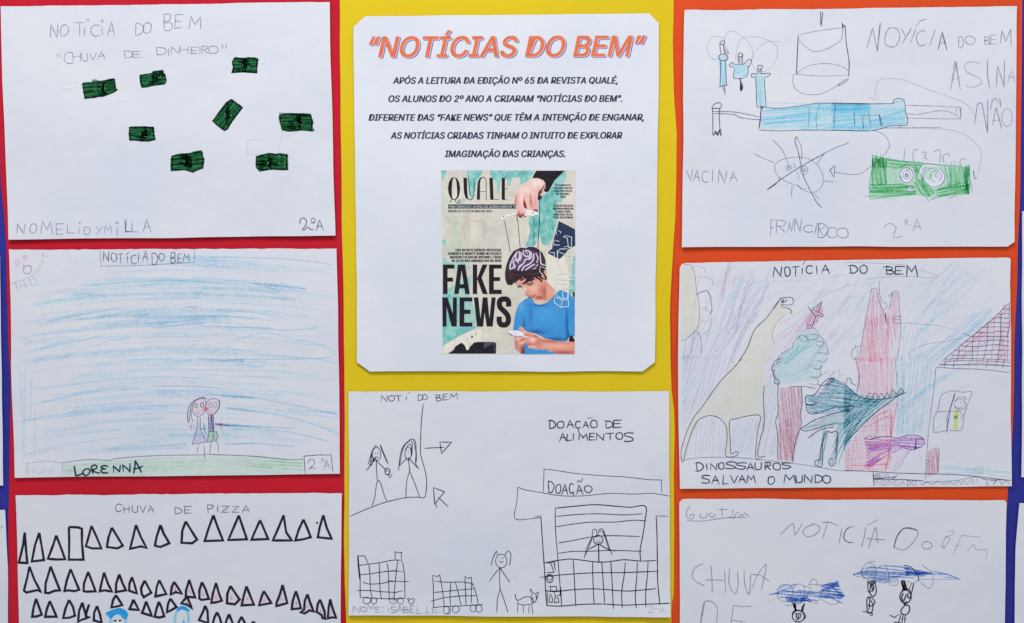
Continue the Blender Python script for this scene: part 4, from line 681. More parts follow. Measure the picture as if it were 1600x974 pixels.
# ================================================================ RIGHT COLUMN
RA = (1060, 0, 4.427); RB = (1300, 0, 4.427); RC = (1060, 200, 4.87); RD = (1300, 200, 4.87); RE = (1100, 40, 5.41)
DA = (1050, 395, 5.714); DB = (1320, 395, 5.714); DC = (1050, 560, 4.64); DD = (1320, 560, 4.64); DE = (1180, 440, 6.086); GA = (1050, 770, 4.775); GB = (1320, 770, 4.775)
ink('crayon_sky', (130, 198, 228), .62, .45, scale=600); ink('crayon_sky_pale', (172, 214, 232), .8, .3, scale=400); ink('crayon_sky_strong', (128, 194, 226), .5, .45, scale=700)
ink('grass_green', (62, 170, 104), .8, .4, scale=600); ink('grass_pale', (150, 208, 172), .9, .3, scale=500); ink('grass_dark', (40, 140, 84), .9, .3, scale=600)
ink('teal', (108, 164, 184), .9, .4, scale=600); ink('teal_pale', (146, 200, 212), .5, .5, scale=500); ink('dino_yellow', (212, 209, 192), .8, .3, scale=400, blotch=.2); ink('yellow_streak', (218, 212, 172), .4, .5); ink('trunk_red', (190, 132, 150), .6, .5, scale=700); ink('trunk_wash', (208, 150, 176), .45, .4, scale=300)
ink('volcano', (226, 134, 166), .5, .55, scale=700); ink('volcano_wash', (228, 182, 202), .4, .4, scale=300); ink('red_crayon', (216, 52, 92), .65, .4); ink('magenta', (190, 74, 140), .65, .4); ink('violet', (172, 96, 196), .7, .45, scale=700); ink('violet_pale', (196, 150, 214), .5, .4, scale=500)
ink('sky_lilac', (150, 150, 204), .36, .55, scale=700); ink('sky_pinkish', (206, 164, 202), .32, .6, scale=700); ink('lilac_wash', (200, 198, 226), .45, .5, scale=300); ink('marker_blue', (84, 124, 200), .75, .4, scale=500); ink('marker_blue_soft', (90, 130, 196), .55, .4, scale=500); ink('roof_line', (90, 70, 110), .65, .4); ink('lime', (196, 204, 48), .85, .2); ink('roof_blue', (150, 184, 226), .5, .5, scale=500)
# ---------------------------------------------------------------- vaccine
s6 = Sheet('paper_drawing', 'drawing of blue syringes and a green face, with the word vacina', 'drawing', [(1070, 16), (1067.2, 158), (1068, 220), (1065.2, 378), (1065, 386)], [(1590, 10), (1588.8, 158), (1588, 219), (1585.6, 378), (1574, 385)], 'white_paper',
           hfun(51, bottom=386, bl=1.4, right=1589, rl=.6, left=1067, ll=1.3, top=12, tl=.8), G3, torn=.5, seed=51)
Ink('title_lettering', s6, RB).t('O 372,185,468,325;C 590,208,655,310;A 740,215,800,342;D 880,250,915,325;O 928,250,995,308;B 1060,255,1095,305;E 1100,240,1140,305', 1.4, 'pencil').l('245,332 285,192 318,350 340,155;485,195 512,250;555,190 490,300;585,195 548,296;585,178 610,145 655,130;718,205 680,318;1168,300 1180,210 1205,285 1240,200 1242,318', 1.4, 'pencil', sm=False).l('318,350 335,165;740,342 768,218 800,342', 1.3, 'pencil', sm=False).make()
Ink('subtitle_lettering', s6, RB).t('A 820,425,895,625;S 920,430,1038,615;A 1220,475,1270,570', 1.4, 'pencil_soft').l('1080,410 1080,520 1095,612;1140,600 1150,455 1195,598 1198,415;990,860 1010,720 1040,708 1080,915 1082,688;1100,755 1115,690 1140,680 1150,705;1165,680 1172,745;1115,865 1140,740 1178,890;1125,832 1160,830', 1.5, 'pencil', sm=False).l('830,600 865,430 892,620', 1.2, 'pencil', sm=False).o(1215, 812, 36, 64, 1.4, 'pencil_soft').make()
k = Ink('drawn_pendulum_arrows', s6, RB)
k.l('300,672 310,590 330,552 400,540 500,552 620,598 760,650 900,700 960,745 990,798', 1.0, 'pencil_soft').l('262,672 300,688 328,674', 1.0, 'pencil_soft')
k.frame(*RD).l('370,0 560,2 800,5 950,25 1060,80 1130,160 1140,240 1110,350', 1.0, 'pencil_soft').l('1080,322 1090,380 1108,382', 1.8, 'pencil').l('320,15 400,50 440,110 432,160 380,225 250,330 190,353 110,350 25,336', 1.1, 'pencil').frame(*RC).l('1195,285 1155,322 1188,375 1195,285', 1.2, 'pencil_dark', sm=False).make()
k = Ink('drawn_syringe', s6, RE, label='blue pencilled syringe, leftmost of the small ones')
k.f('125,265 150,245 195,250 205,265 190,290 192,500 140,515 145,300', 'crayon_sky_pale', grid=0).hatch('130,262 195,255 190,500 142,512', 85, 1.8, 1.4, 'crayon_sky').l('135,155 145,240;165,150 175,225 182,235;135,155 150,130 175,130 172,155 135,158;125,262 140,290 190,292 205,265 190,245 150,240 125,262;145,295 138,515;185,295 192,505;130,517 210,498;160,505 182,585;175,505 185,560', 1.2, 'pencil_dark').l('172,160 210,230 190,225 175,190', 1.4, 'pencil').l('175,125 165,105 115,88 60,105 32,165 35,225 75,280 108,285', .9, 'pencil_soft').make()
k = Ink('drawn_syringe', s6, RE, label='blue pencilled syringe with short body, middle of the small ones')
k.f('222,335 240,312 262,320 340,320 400,300 375,345 362,430 262,440 258,360', 'crayon_sky_pale', grid=0).hatch('228,335 360,325 362,425 265,435 255,355', -30, 1.8, 1.4, 'crayon_sky').l('258,350 222,345 225,320 250,312 262,325 340,322 380,285 405,300 380,352 375,345 362,430 258,442 262,365', 1.1, 'pencil_dark').l('290,245 295,320;325,245 330,322;290,245 305,228 328,240 325,260 292,258;300,265 305,315;315,265 318,318', 1.3, 'pencil_dark').l('308,440 312,475 318,545;318,480 328,520 315,548 310,500', 1.8, 'pen').l('180,120 195,65 245,45 310,80 380,140 415,220 405,290;285,300 270,280 285,180 320,110 380,92 470,98 560,130', .9, 'pencil_soft').make()
k = Ink('drawn_syringe', s6, RE, label='blue pencilled syringe standing on the big one')
k.f('405,420 410,405 470,405 550,402 540,430 512,440 525,680 452,685 440,440', 'crayon_sky_pale', grid=0).hatch('442,420 512,420 522,675 452,680', 88, 1.8, 1.4, 'crayon_sky').l('440,432 405,432 408,405 455,408;480,405 560,402 555,420 520,438;440,432 450,690;512,440 528,680;450,690 530,680;460,405 458,345 470,335 495,340 490,362 462,370;475,405 480,365;490,405 485,362;465,385 495,382', 1.2, 'pencil_dark').l('560,130 500,155 430,230 405,300 430,360 475,390 530,380 590,335 625,230 610,165 555,125;560,128 649,135', .9, 'pencil_soft').l('480,680 495,700 505,680;485,690 482,760 468,870', 1.5, 'pencil_dark').make()
k = Ink('drawn_big_syringe', s6, RA)
k.f('575,760 720,745 850,725 920,718 1328,715 1328,905 1000,898 750,895 568,893', 'crayon_sky_pale').hatch('575,765 720,748 920,725 1328,718 1328,800 568,860', -4, 2.2, 2, 'crayon_sky').hatch('580,820 900,770 1000,800 900,870 600,885', -3, 2.2, 2, 'crayon_sky_strong').hatch('980,725 1328,720 1328,775 980,780', -1, 1.9, 1.8, 'crayon_sky_strong').hatch('850,850 1328,860 1328,900 850,892', -6, 2.4, 1.8, 'crayon_sky').l('600,710 900,715 1050,690 1110,692', 1.4, 'crayon_sky')
k.frame(*RB).f('0,718 420,715 440,690 500,690 512,780 520,860 420,868 300,900 0,900', 'crayon_sky_pale').hatch('0,722 420,718 440,690 500,690 515,780 515,855 300,895 0,900', -5, 2.4, 1.8, 'crayon_sky').hatch('0,725 240,720 200,790 0,780', -3, 1.9, 1.8, 'crayon_sky_strong').hatch('250,830 510,760 515,855 300,890', -12, 2.2, 1.6, 'crayon_sky_strong')
k.l('0,718 200,718 400,716 430,712;0,898 200,905 300,900 420,868 520,865 522,800 512,780;430,712 435,688 470,680 505,700 512,780', 1.1, 'pencil_dark').l('25,718 15,800 20,880;155,775 162,870;215,810 222,895;255,765 275,890;330,790 340,862 355,868;185,800 330,795', 1.1, 'pencil').l('330,790 350,865', 1.4, 'pencil_dark')
k.l('515,728 700,732 865,740;520,785 600,790 720,768 800,768 865,798;520,815 700,820 895,822;868,745 866,790 890,818 895,745 868,745;890,745 897,820;415,878 500,882 620,880 760,882', 1.05, 'pencil')
k.frame(*RA).l('595,742 700,748 820,735 960,715 1100,712 1328,716;560,898 700,905 850,900 1000,900 1328,905;575,745 570,800 560,890', 1.1, 'pencil_dark').l('908,740 905,880;978,720 955,820 965,895;1090,720 1080,880;1218,775 1222,870;1278,810 1285,895', 1.05, 'pencil')
k.l('235,770 370,772 480,790 560,808;245,785 380,790 440,815 590,830', 1.05, 'pencil_dark').l('235,740 240,780 240,905;290,745 285,800 290,900;235,742 240,770;245,725 270,710 295,715 300,735 285,748 240,748;232,745 250,720', 1.3, 'pencil_dark').l('240,908 245,935 262,910 275,935 285,905 298,940 292,895 270,930 255,905', 1.6, 'pencil_dark').make()
k = Ink('drawn_jar', s6, RA)
k.l('832,242 950,215 1138,190;832,242 822,400 818,512;835,270 870,310 930,352 1000,348 1080,310 1130,270 1138,190', 1.05, 'pencil').l('832,242 820,510', 1.3, 'pencil_dark').l('1136,155 1140,190 1155,180 1165,300 1185,430 1180,530;1138,165 1150,180', 1.4, 'pencil_dark').l('818,512 900,520 1000,525 1180,520;818,510 880,465 960,442 1060,440 1140,460 1180,490;798,515 795,570 820,620 880,650 980,650 1070,610 1180,545;1175,540 1170,560 1112,592 1120,570 1170,545;795,515 830,512', 1.0, 'pencil').l('985,80 990,175 1000,82;988,150 991,180', 1.4, 'pencil_dark').make()
k = Ink('drawn_virus', s6, RC)
k.l('735,285 780,245 880,222 980,230 1060,280 1100,350 1105,410 1080,465 1020,490 950,470 905,430;735,285 745,340 790,390 900,440', 1.0, 'pencil').o(842, 302, 22, 22, 1.1, 'pencil').o(842, 300, 9, 9, 1.1, 'pencil').o(960, 322, 28, 32, 1.1, 'pencil').o(960, 320, 11, 14, 1.1, 'pencil').dot(960, 320, 5, 'pencil_dark').dot(842, 300, 4, 'pencil_dark')
k.l('880,270 890,290 880,305;905,340 920,370 910,395;920,290 935,320;905,430 950,465 975,460', 1, 'pencil').l('680,468 800,380 940,290 1110,195 1200,150 1300,112;680,468 750,420 780,372;1130,180 1100,210 1055,275;900,65 890,100 920,200 950,350 1010,480 1060,570 1095,605;900,65 940,150 940,240;895,70 912,68;575,195 650,230 735,265;720,90 780,150 820,220 838,270;870,435 862,528;1110,402 1190,412;1035,495 1075,545', 1.25, 'pencil').l('680,468 745,425', 1.8, 'pencil_dark').l('680,468 800,380 940,290 1110,195;900,65 890,100 920,200 950,350 1010,480 1060,570 1095,605', 1.1, 'pencil').make()
k = Ink('drawn_green_face', s6, RD)
k.f('310,220 700,268 1048,295 1045,505 800,522 650,515 295,535', 'grass_pale')
k.hatch('312,215 420,235 425,430 300,430', 84, 1.7, 1.7, 'grass_green').hatch('292,430 560,425 640,450 640,510 290,540', -3, 1.8, 1.8, 'grass_green').hatch('420,240 700,268 640,300 560,290 500,320 430,300', 5, 1.9, 1.6, 'grass_green').hatch('850,290 1048,298 1045,500 880,440', 80, 2.3, 1.5, 'grass_green').hatch('630,380 700,395 790,490 740,530 660,500', 58, 1.9, 1.9, 'grass_green').hatch('790,470 880,425 1045,420 1045,500 820,522', -12, 1.7, 1.8, 'grass_green').hatch('1010,290 1050,295 1045,500 1015,500', 88, 1.5, 1.8, 'grass_dark').hatch('640,270 690,275 640,400 620,340', 75, 1.8, 1.6, 'grass_green').hatch('310,235 420,240 420,300 310,300', 85, 1.5, 1.5, 'grass_dark').hatch('440,310 520,330 520,420 440,420', 86, 3.4, 1.2, 'grass_pale').hatch('380,500 640,490 560,550 380,550', 82, 3.5, 1, 'grass_pale')
ink('bare_paper', (214, 217, 231), 1, 0)
k.f('520,355 545,305 590,288 625,315 628,365 605,408 565,418 530,400', 'bare_paper', grid=0, sm=True).f('672,330 690,290 730,272 800,290 850,330 858,385 830,430 780,450 735,430 700,380', 'bare_paper', grid=0, sm=True).f('578,470 600,440 625,470 640,480 580,482', 'bare_paper', grid=0)
k.o(572, 358, 50, 58, 1.2, 'pencil').o(574, 355, 28, 32, 1.1, 'pencil').o(572, 358, 9, 11, 1.3, 'pencil_dark').o(795, 365, 42, 42, 1.2, 'pencil').o(798, 362, 11, 15, 1.1, 'pencil').l('530,300 570,280 620,300 632,340;665,330 680,290 720,275 800,278;700,385 735,430 780,450 840,428 862,385 855,345 820,308 745,310 705,345 702,385', 1.1, 'pencil').l('678,350 700,400 690,340 720,295;578,475 585,450 605,440 620,470 640,482 575,482;598,475 602,452 612,475', 1.0, 'pencil')
k.l('312,208 310,300 290,420 290,540;245,520 290,522', 1.2, 'grass_dark', sm=False).l('310,205 400,230 700,268 985,290', 1.2, 'grass_dark').l('290,432 420,432 550,425;290,490 420,482 560,480', 1.4, 'grass_green').l('985,270 980,300;1048,285 1052,420 1042,505;1010,330 1040,500', 1.6, 'grass_dark').l('345,180 340,240;375,190 370,250;445,220 440,250;820,500 740,555;700,500 742,560;1040,270 1050,300', 1.4, 'grass_green').l('755,545 830,522;885,535 950,515;1060,400 1072,490;560,155 550,245;660,165 635,165 620,200 625,250;690,190 715,180 722,200 705,215 730,240;780,185 815,165 830,190 822,265;905,215 880,195 850,215 855,260;940,250 935,275;1025,240 990,235 975,270;915,255 912,275', 1.1, 'pencil').make()
Ink('word_lettering', s6, RC).t('V 65,320,115,410;A 118,320,165,410;C 180,330,230,415;I 255,310,268,412;N 305,315,365,415;A 390,330,452,410', 1.45, 'pencil').make()
Ink('name_lettering', s6, RC).t('F 705,695,735,825;R 745,700,820,795;N 885,690,940,795;C 955,740,1025,795;D 1065,725,1140,825;C 1135,755,1205,835;O 1210,760,1295,835', 1.35, 'pencil').l('835,785 848,715 862,790 885,690;1040,810 1060,720 1085,790 1100,815;1120,745 1085,780', 1.3, 'pencil', sm=False).make()
Ink('class_lettering', s6, RD).l('402,760 415,735 450,728 480,745 490,770 470,832 538,825', 1.25, 'pencil').t('A 620,695,680,780', 1.25, 'pencil').o(568, 710, 10, 14, 1.1).l('560,735 585,737', 1).make()

# ---------------------------------------------------------------- dinosaurs save the world
s7 = Sheet('paper_drawing', 'drawing of dinosaurs, volcano and house, titled dinossauros salvam o mundo', 'drawing', [(1071, 411), (1065, 413), (1061.8, 419), (1061.2, 470), (1059.7, 560), (1060.5, 660), (1062.5, 764)], [(1572, 402.5), (1578, 403), (1580, 406), (1579, 440), (1580.8, 517), (1580.9, 640), (1581.8, 760.5)], 'white_paper',
           hfun(52, bottom=762, bl=.9, right=1580, rl=.4, left=1061, ll=1.6, top=406, tl=.6), G3, torn=.35, seed=52)
def inside(pt, poly):
    c = False
    for (x1, y1), (x2, y2) in zip(poly, poly[1:] + poly[:1]):
        if (y1 > pt[1]) != (y2 > pt[1]) and pt[0] < (x2 - x1) * (pt[1] - y1) / (y2 - y1) + x1: c = not c
    return c
KEEP = [P('1150,570 1180,510 1218,462 1238,480 1212,515 1211,545 1196,655 1130,655 1085,680 1070,700 1105,620'), P('1370,450 1404,450 1410,620 1345,620 1350,530'), P('1217,600 1253,600 1250,720 1215,720')]
k = Ink('sky_shading', s7, (0, 0, 1))
for i in range(230):     # purple and blue pencil sweeping up from the lower left to the right
    t0 = R.random(); x = 1066 + t0 * 430; y = R.uniform(420, 700); L_ = R.uniform(50, 150)
    a0 = math.radians(-78 + (x - 1066) / 400 * 38 - max(0, (560 - y)) * .14); pts = []
    ok = True
    for j in range(5):
        pts.append((x, y)); x += math.cos(a0) * L_ / 4; y += math.sin(a0) * L_ / 4; a0 += math.radians(5)
        if not (1064 < x < 1577 and 409 < y < 712): break
    if len(pts) < 3: continue
    mx_, my_ = pts[1]
    if mx_ > 1462 and my_ > 560: continue
    if any(inside(q, kp) for q in pts for kp in KEEP): continue
    k._stroke(smooth(pts), R.choice([1.1, 1.4, 3.5, 5]), R.choice(['sky_lilac', 'lilac_wash', 'lilac_wash', 'sky_wash', 'sky_pinkish']) if mx_ < 1400 else R.choice(['sky_wash', 'lilac_wash', 'sky_wash']), jit=.3)
k.make()
k = Ink('sky_strokes', s7, DA)
k.l('400,300 460,210 590,95;370,290 380,150 420,90;420,310 600,220 850,110 1200,60;510,400 560,350 700,290 900,225 1300,205 1598,200;540,360 720,280 900,255 1300,240 1500,210', 1.1, 'sky_lilac', wob=1.2).l('860,430 950,360 1100,300;1240,370 1400,350 1520,310 1598,270;1220,460 1380,370 1598,290;1090,440 1200,330 1300,260;640,870 800,600 960,420;320,960 400,780 600,500 820,300;940,660 1100,560 1230,470;960,730 1150,600 1210,550', 1.3, 'sky_lilac', wob=1)
k.l('820,925 870,840 1000,740 1120,700;880,940 960,800 1200,600;920,800 1050,720 1160,640', 1.5, 'sky_pinkish', wob=.6).l('1310,700 1400,600 1598,480;1370,600 1598,410;1430,480 1598,400', 1.1, 'sky_lilac', wob=.8).l('100,950 140,840 210,700;170,900 200,780 240,720;300,800 350,640 430,480;340,960 480,760 580,600;420,950 560,720 740,560', 1.3, 'sky_lilac', wob=1)
k.hatch('180,950 220,700 340,700 480,500 700,480 560,760 400,960', -62, 3.4, 1.3, 'sky_lilac').hatch('480,400 820,270 740,620 560,760', -58, 3.8, 1.2, 'sky_lilac').hatch('860,960 920,760 1220,500 1210,640 1000,860', -50, 2.4, 1.6, 'sky_pinkish').hatch('360,230 560,110 700,200 420,400', -55, 4.5, 1.2, 'sky_pinkish')
k.frame(*DB).l('640,300 830,220 990,70;740,360 800,240 930,130;770,640 800,560 860,430;0,290 200,280 320,250;0,400 170,400 120,540;30,600 160,420', 1.1, 'sky_lilac', wob=1).l('550,910 700,830 900,790 1050,765;510,625 800,650 1000,690', 1.0, 'pencil_soft', wob=1)
k.hatch('700,940 900,780 1150,540 1350,490 1200,680 950,860 800,971', -40, 2.4, 1.9, 'roof_blue').hatch('860,860 1060,740 1340,500 1300,560 1100,740 900,900', -38, 1.8, 1.6, 'roof_blue').hatch('500,640 780,660 700,940 520,960', -78, 4.5, 1.4, 'sky_blue').hatch('700,300 1100,120 1250,260 900,620 700,700', -50, 5, 1.4, 'sky_wash').l('1060,718 1130,748', 1.6, 'pencil')
k.frame(*DC).hatch('70,-20 400,-20 420,10 280,260 170,400 90,500', -74, 3.4, 1.3, 'sky_lilac').hatch('120,560 180,470 300,430 390,520 380,700 110,710', -82, 5, 1.4, 'sky_lilac').hatch('440,460 630,430 600,700 440,680', -75, 3.4, 1.4, 'sky_violet').hatch('690,-10 730,-10 720,80 760,180 770,700 650,700', -76, 3.6, 1.4, 'sky_lilac').hatch('890,560 1080,560 1050,740 900,740', -70, 5, 1.4, 'sky_wash')
k.frame(*DD).hatch('380,-20 660,-20 640,60 620,400 600,560 380,560', -84, 3.4, 1.5, 'sky_blue').l('420,0 425,560;510,560 500,380 540,200 600,50;460,480 430,260 440,0;570,820 540,600 570,400', 1.1, 'sky_lilac', wob=1).hatch('380,100 440,100 430,560 380,560', -88, 2.6, 1.6, 'sky_blue')
k.make()
Ink('title_lettering', s7, DA).t('N 908,122,985,208;O 1008,125,1058,208;T 1075,122,1140,205;I 1155,135,1175,192;C 1200,118,1255,190;I 1288,110,1305,190;A 1340,110,1412,185', 1.7, 'pen').l('1172,105 1194,72', 1.5, 'pen').frame(*DB).t('D 55,118,120,185;O 140,115,202,190;B 375,125,440,190;E 455,120,530,190;M 556,105,655,208', 1.7, 'pen').l('30,118 70,112;40,180 60,186;345,128 390,118;500,122 550,125', 1.5, 'pen').l('0,90 150,88 400,100 550,108;680,155 830,200;830,200 740,230 640,215 400,215 200,240', .9, 'pencil_soft').make()
k = Ink('drawn_cloud', s7, DA)
k.f('78,110 130,105 180,130 215,230 240,420 245,600 230,680 150,760 78,780', 'dino_yellow').hatch('130,200 180,200 200,640 150,560', 84, 2.6, 1.8, 'yellow_streak').hatch('80,150 130,150 140,700 80,700', 86, 6, 1.4, 'dino_yellow')
k.l('110,105 170,115 205,190 220,320 245,480 245,600 225,680 140,760 125,775 80,785', 1.0, 'pencil').l('190,130 250,120 290,150 312,190;232,222 300,215 345,230 365,270 350,320 320,345;222,372 270,345 310,340 345,380 352,450 362,520 345,545;245,505 290,492 330,520 350,590 345,660 320,705 275,722;245,612 340,612', 1.0, 'pencil_soft').l('225,700 255,750 262,830 262,900;222,372 290,345 318,345 345,400 358,490 345,545', 1.1, 'pencil').l('125,780 110,880 98,960;100,930 160,930 180,860;205,700 170,900', 1, 'pencil_soft').make()
k = Ink('drawn_long_neck_dinosaur', s7, DA)
k.f('600,971 690,830 740,690 880,540 940,460 980,410 1000,470 1060,505 1070,530 1000,570 930,640 900,720 920,830 900,971', 'dino_yellow')
k.frame(*DC).f('500,0 690,0 670,150 662,420 640,420 520,425 425,455 400,480 350,430 290,418 200,450 120,600 90,740 68,740 90,600 150,460 240,320 380,130', 'dino_yellow').f('395,480 425,460 430,700 400,705', 'dino_yellow', grid=0).f('640,430 670,400 668,520 630,700 612,700', 'dino_yellow', grid=0).hatch('450,80 640,80 600,360 420,330 300,380', -50, 5, 1.5, 'yellow_streak').hatch('388,300 430,300 425,700 398,700', 88, 2, 1.3, 'yellow_streak').hatch('575,300 600,300 605,700 580,700', 88, 3, 1.1, 'yellow_streak')
k.l('508,0 450,70 350,170 230,340 160,430 110,530 70,660 70,740 85,742 110,640 170,480 230,428 290,418 350,440 395,500 400,600 392,708 460,712 482,690 470,678 430,690 425,600 420,460 470,440 580,415 645,425 622,540 610,720 640,735', 1.15, 'pencil_dark').l('672,200 665,300 672,420 665,520 645,580 625,710 680,712', 1.3, 'pencil_dark')
k.frame(*DA).l('600,971 680,840 740,690 840,590 920,480 960,425 980,405 1060,398 1085,420 1080,460 1040,468 985,465 990,485 1050,500 1072,530 1060,545', 1.15, 'pencil_dark').l('1010,560 950,610 910,680 900,750 922,830', 1.0, 'pencil_soft').l('980,405 980,440 1000,445 1000,415 990,440 1020,435 1025,412', 1.1, 'pencil_dark').l('912,500 960,430', 1.3, 'pencil_dark').make()
k = Ink('drawn_star', s7, DE)
k.hatch('480,330 620,210 650,240 640,330 560,440 480,440', -68, 1.8, 1.5, 'magenta').l('490,415 530,420 555,400 580,340 515,250;580,340 600,320 640,342 655,320 610,295 640,190;640,190 545,265 610,295', 1.3, 'roof_line', sm=False).l('508,240 530,280', 2.0, 'roof_line').l('635,190 605,290', 1.4, 'magenta').l('500,440 570,442', 1.6, 'magenta').make()
k = Ink('drawn_leafy_tree', s7, DE)
k.f('440,490 520,450 600,480 640,540 700,660 690,740 630,860 600,930 420,960 180,974 190,880 165,840 210,760 260,680 360,620 400,540', 'teal_pale').hatch('210,770 420,520 600,520 560,620 330,760 230,880', -38, 2.3, 1.7, 'teal_pale').hatch('250,680 390,640 470,600 560,540 400,720 280,820', -32, 1.9, 1.8, 'teal_pale').hatch('200,880 400,820 600,740 600,860 380,930 200,960', -22, 3, 1.5, 'teal_pale')
k.l('420,520 400,540 365,590 358,630;415,515 460,510 490,530 510,560 480,575 440,560 415,515;490,520 540,500 590,510 600,540 540,555 500,550 490,520;440,480 500,450 560,445 600,480 605,510 640,540 680,600 705,690;580,580 620,570 655,580 640,605 615,620 585,600;595,675 700,692;600,750 665,770 690,730;555,820 600,838 630,830 630,790;530,910 600,918 628,880;260,760 215,775 240,700 360,630;215,775 165,820 175,880 190,895 185,960;230,940 190,974', 1.1, 'pencil', wob=.4)
k.frame(*DC).f('785,215 940,205 945,330 935,480 900,640 885,750 770,740 775,470', 'trunk_wash').hatch('800,215 945,205 942,330 935,480 905,640 890,750 785,745 775,470', 84, 2.0, 1.5, 'trunk_red').hatch('780,480 860,440 900,560 880,740 780,740', 86, 2.2, 1.4, 'trunk_red').l('775,180 770,250 772,400 755,460 770,560 768,740;940,205 948,320 935,400 942,490 905,580 880,700 875,760;860,210 950,205 1045,220;745,180 775,190 780,170 740,130 745,90 725,80 750,20 800,0', 1.15, 'pencil_dark').l('945,300 935,460 900,650', 1.4, 'trunk_red').make()
k = Ink('drawn_teal_dinosaur', s7, DC)
k.hatch('975,275 1060,265 1160,150 1200,155 1298,230 1298,420 1180,350 1040,400 985,385 975,330', 8, 2.1, 2.0, 'teal').hatch('940,520 1100,430 1298,380 1298,480 1110,500 980,525', -16, 2.6, 1.7, 'teal').hatch('1200,480 1298,440 1298,600 1200,770 1150,770', -66, 2.1, 1.7, 'teal').hatch('1100,500 1130,530 1095,770 1060,770 1090,620', -80, 2.0, 1.5, 'teal').hatch('1060,270 1160,150 1240,170 1290,240', 20, 3.0, 1.5, 'teal').hatch('985,340 1060,345 1298,330 1298,390 1040,405', -4, 2.1, 1.7, 'teal')
k.frame(*DD).hatch('0,190 100,265 250,300 420,245 440,255 250,380 60,560 0,660', -38, 2.0, 2.1, 'teal').hatch('0,190 110,270 300,295 200,360 0,360', 8, 2.1, 1.9, 'teal').hatch('0,420 200,350 60,560 0,640', -50, 2.0, 1.9, 'teal').l('0,180 90,270 200,300 330,290 400,265 450,250', 1.4, 'pencil_dark').l('420,255 260,370 150,470 40,580 0,640;0,350 75,352 0,395', 1.3, 'pencil_dark').l('20,180 20,150 45,150 55,180 85,200;170,285 175,255 200,260 210,290 215,255 240,265 245,290 270,255 290,290 310,250 330,280 350,230 380,260 410,220 430,245', 1.0, 'pencil_dark')
k.frame(*DC).l('975,275 1040,262 1090,190 1140,150 1180,150;975,275 970,320 1000,340 1060,325;975,335 985,385 1020,405 1080,395 1200,350;940,520 980,528 1090,500 1200,470;935,515 1060,440 1298,370;990,580 1080,520 1180,500;1120,190 1160,150 1180,150 1130,200;1060,190 1090,200 1130,190', 1.3, 'pencil_dark').l('1125,540 1095,630 1090,780 1040,770 1050,740 1075,735 1085,640 1115,540 1160,540 1205,548 1190,760;1190,760 1160,785 1140,760 1150,730 1170,735;1205,550 1185,700', 1.3, 'pencil_dark').l('1080,130 1110,110 1130,90 1145,150 1180,90 1170,120 1215,80 1220,130 1250,120', 1, 'pencil_soft', sm=False).l('1035,70 1050,80 1080,70 1075,50;1020,135 1060,140 1085,125 1080,95;1000,180 1040,195 1065,175 1050,150', 1.1, 'pencil').make()
k = Ink('drawn_volcano', s7, DB)
k.f('250,330 300,370 370,560 440,360 480,345 500,640 480,971 130,971 180,620', 'volcano_wash').hatch('250,330 300,380 360,560 350,971 140,971 180,640', 88, 1.9, 1.4, 'volcano').hatch('370,600 440,380 480,350 500,640 380,971 340,971', 86, 2.3, 1.4, 'volcano').hatch('200,580 300,560 300,971 230,971', 87, 1.7, 1.5, 'volcano').hatch('380,600 420,560 380,900 350,900', 88, 1.8, 1.5, 'volcano')
k.l('240,325 270,320 290,330 315,440 345,510 360,545 372,620;240,325 210,520 170,720 130,971;400,510 440,360 470,345 485,380 500,560 505,700 475,971;315,260 315,370 350,440 380,460 370,500 350,510;440,350 400,385 420,390 430,360;240,350 245,330;505,570 450,570 435,600 445,630 510,630;440,590 500,600', 1.0, 'pencil').l('370,540 372,625', 1.8, 'pencil_dark').l('310,270 318,370', 1.2, 'volcano').l('150,835 90,850 62,900 80,945 120,950;100,820 105,850;120,860 115,940', 1.0, 'pencil')
k.frame(*DC).hatch('1260,640 1298,600 1298,800 1255,800', 86, 2, 1.4, 'volcano')
k.frame(*DD).f('80,0 350,0 370,250 250,290 110,260', 'volcano_wash').hatch('80,-8 345,-8 370,250 250,290 110,260', 86, 2.3, 1.4, 'volcano').f('0,680 120,510 270,380 385,300 350,560 330,820 0,820', 'volcano_wash').hatch('0,680 120,510 270,380 385,300 350,560 330,820 0,820', 84, 4.2, 1.3, 'volcano').hatch('0,680 120,510 270,380 385,300 350,560 330,820 0,820', -8, 5.5, 1.2, 'volcano')
k.l('110,110 90,250;80,0 110,130 95,260;370,0 385,200', 1.0, 'pencil').l('390,295 370,400 340,560 325,700 300,820;200,440 330,370;180,490 340,410;340,380 335,560;240,420 240,540;340,420 345,560', 1.6, 'red_crayon').l('270,610 340,640;330,640 300,800;50,780 330,770;170,800 330,690', 1.4, 'red_crayon').l('45,640 20,820;70,620 45,820', 1.1, 'volcano').make()
k = Ink('drawn_purple_dinosaur', s7, DD)
k.hatch('150,600 370,580 580,570 580,640 510,660 360,640 200,680 150,640', 4, 1.6, 1.9, 'violet').hatch('160,650 370,620 500,640 300,700 200,790 150,800', -30, 2.1, 1.6, 'violet').hatch('440,650 500,650 380,820 340,820', -60, 2, 1.5, 'violet_pale').hatch('330,700 380,680 400,760 350,800', 50, 2.6, 1.3, 'violet_pale').l('145,580 190,592 240,575 330,570 380,580 470,560 540,565 580,600 575,630 510,665;520,580 515,660 440,655;525,590 510,670', 1.2, 'purple_line').l('350,820 400,800 450,700 500,660;330,740 350,690 390,680', 1.0, 'pencil_soft').l('160,580 190,560 200,590 230,550', 1.0, 'pencil').hatch('160,760 260,700 240,760 170,810', -35, 1.8, 1.6, 'violet').make()
k = Ink('drawn_house', s7, DD)
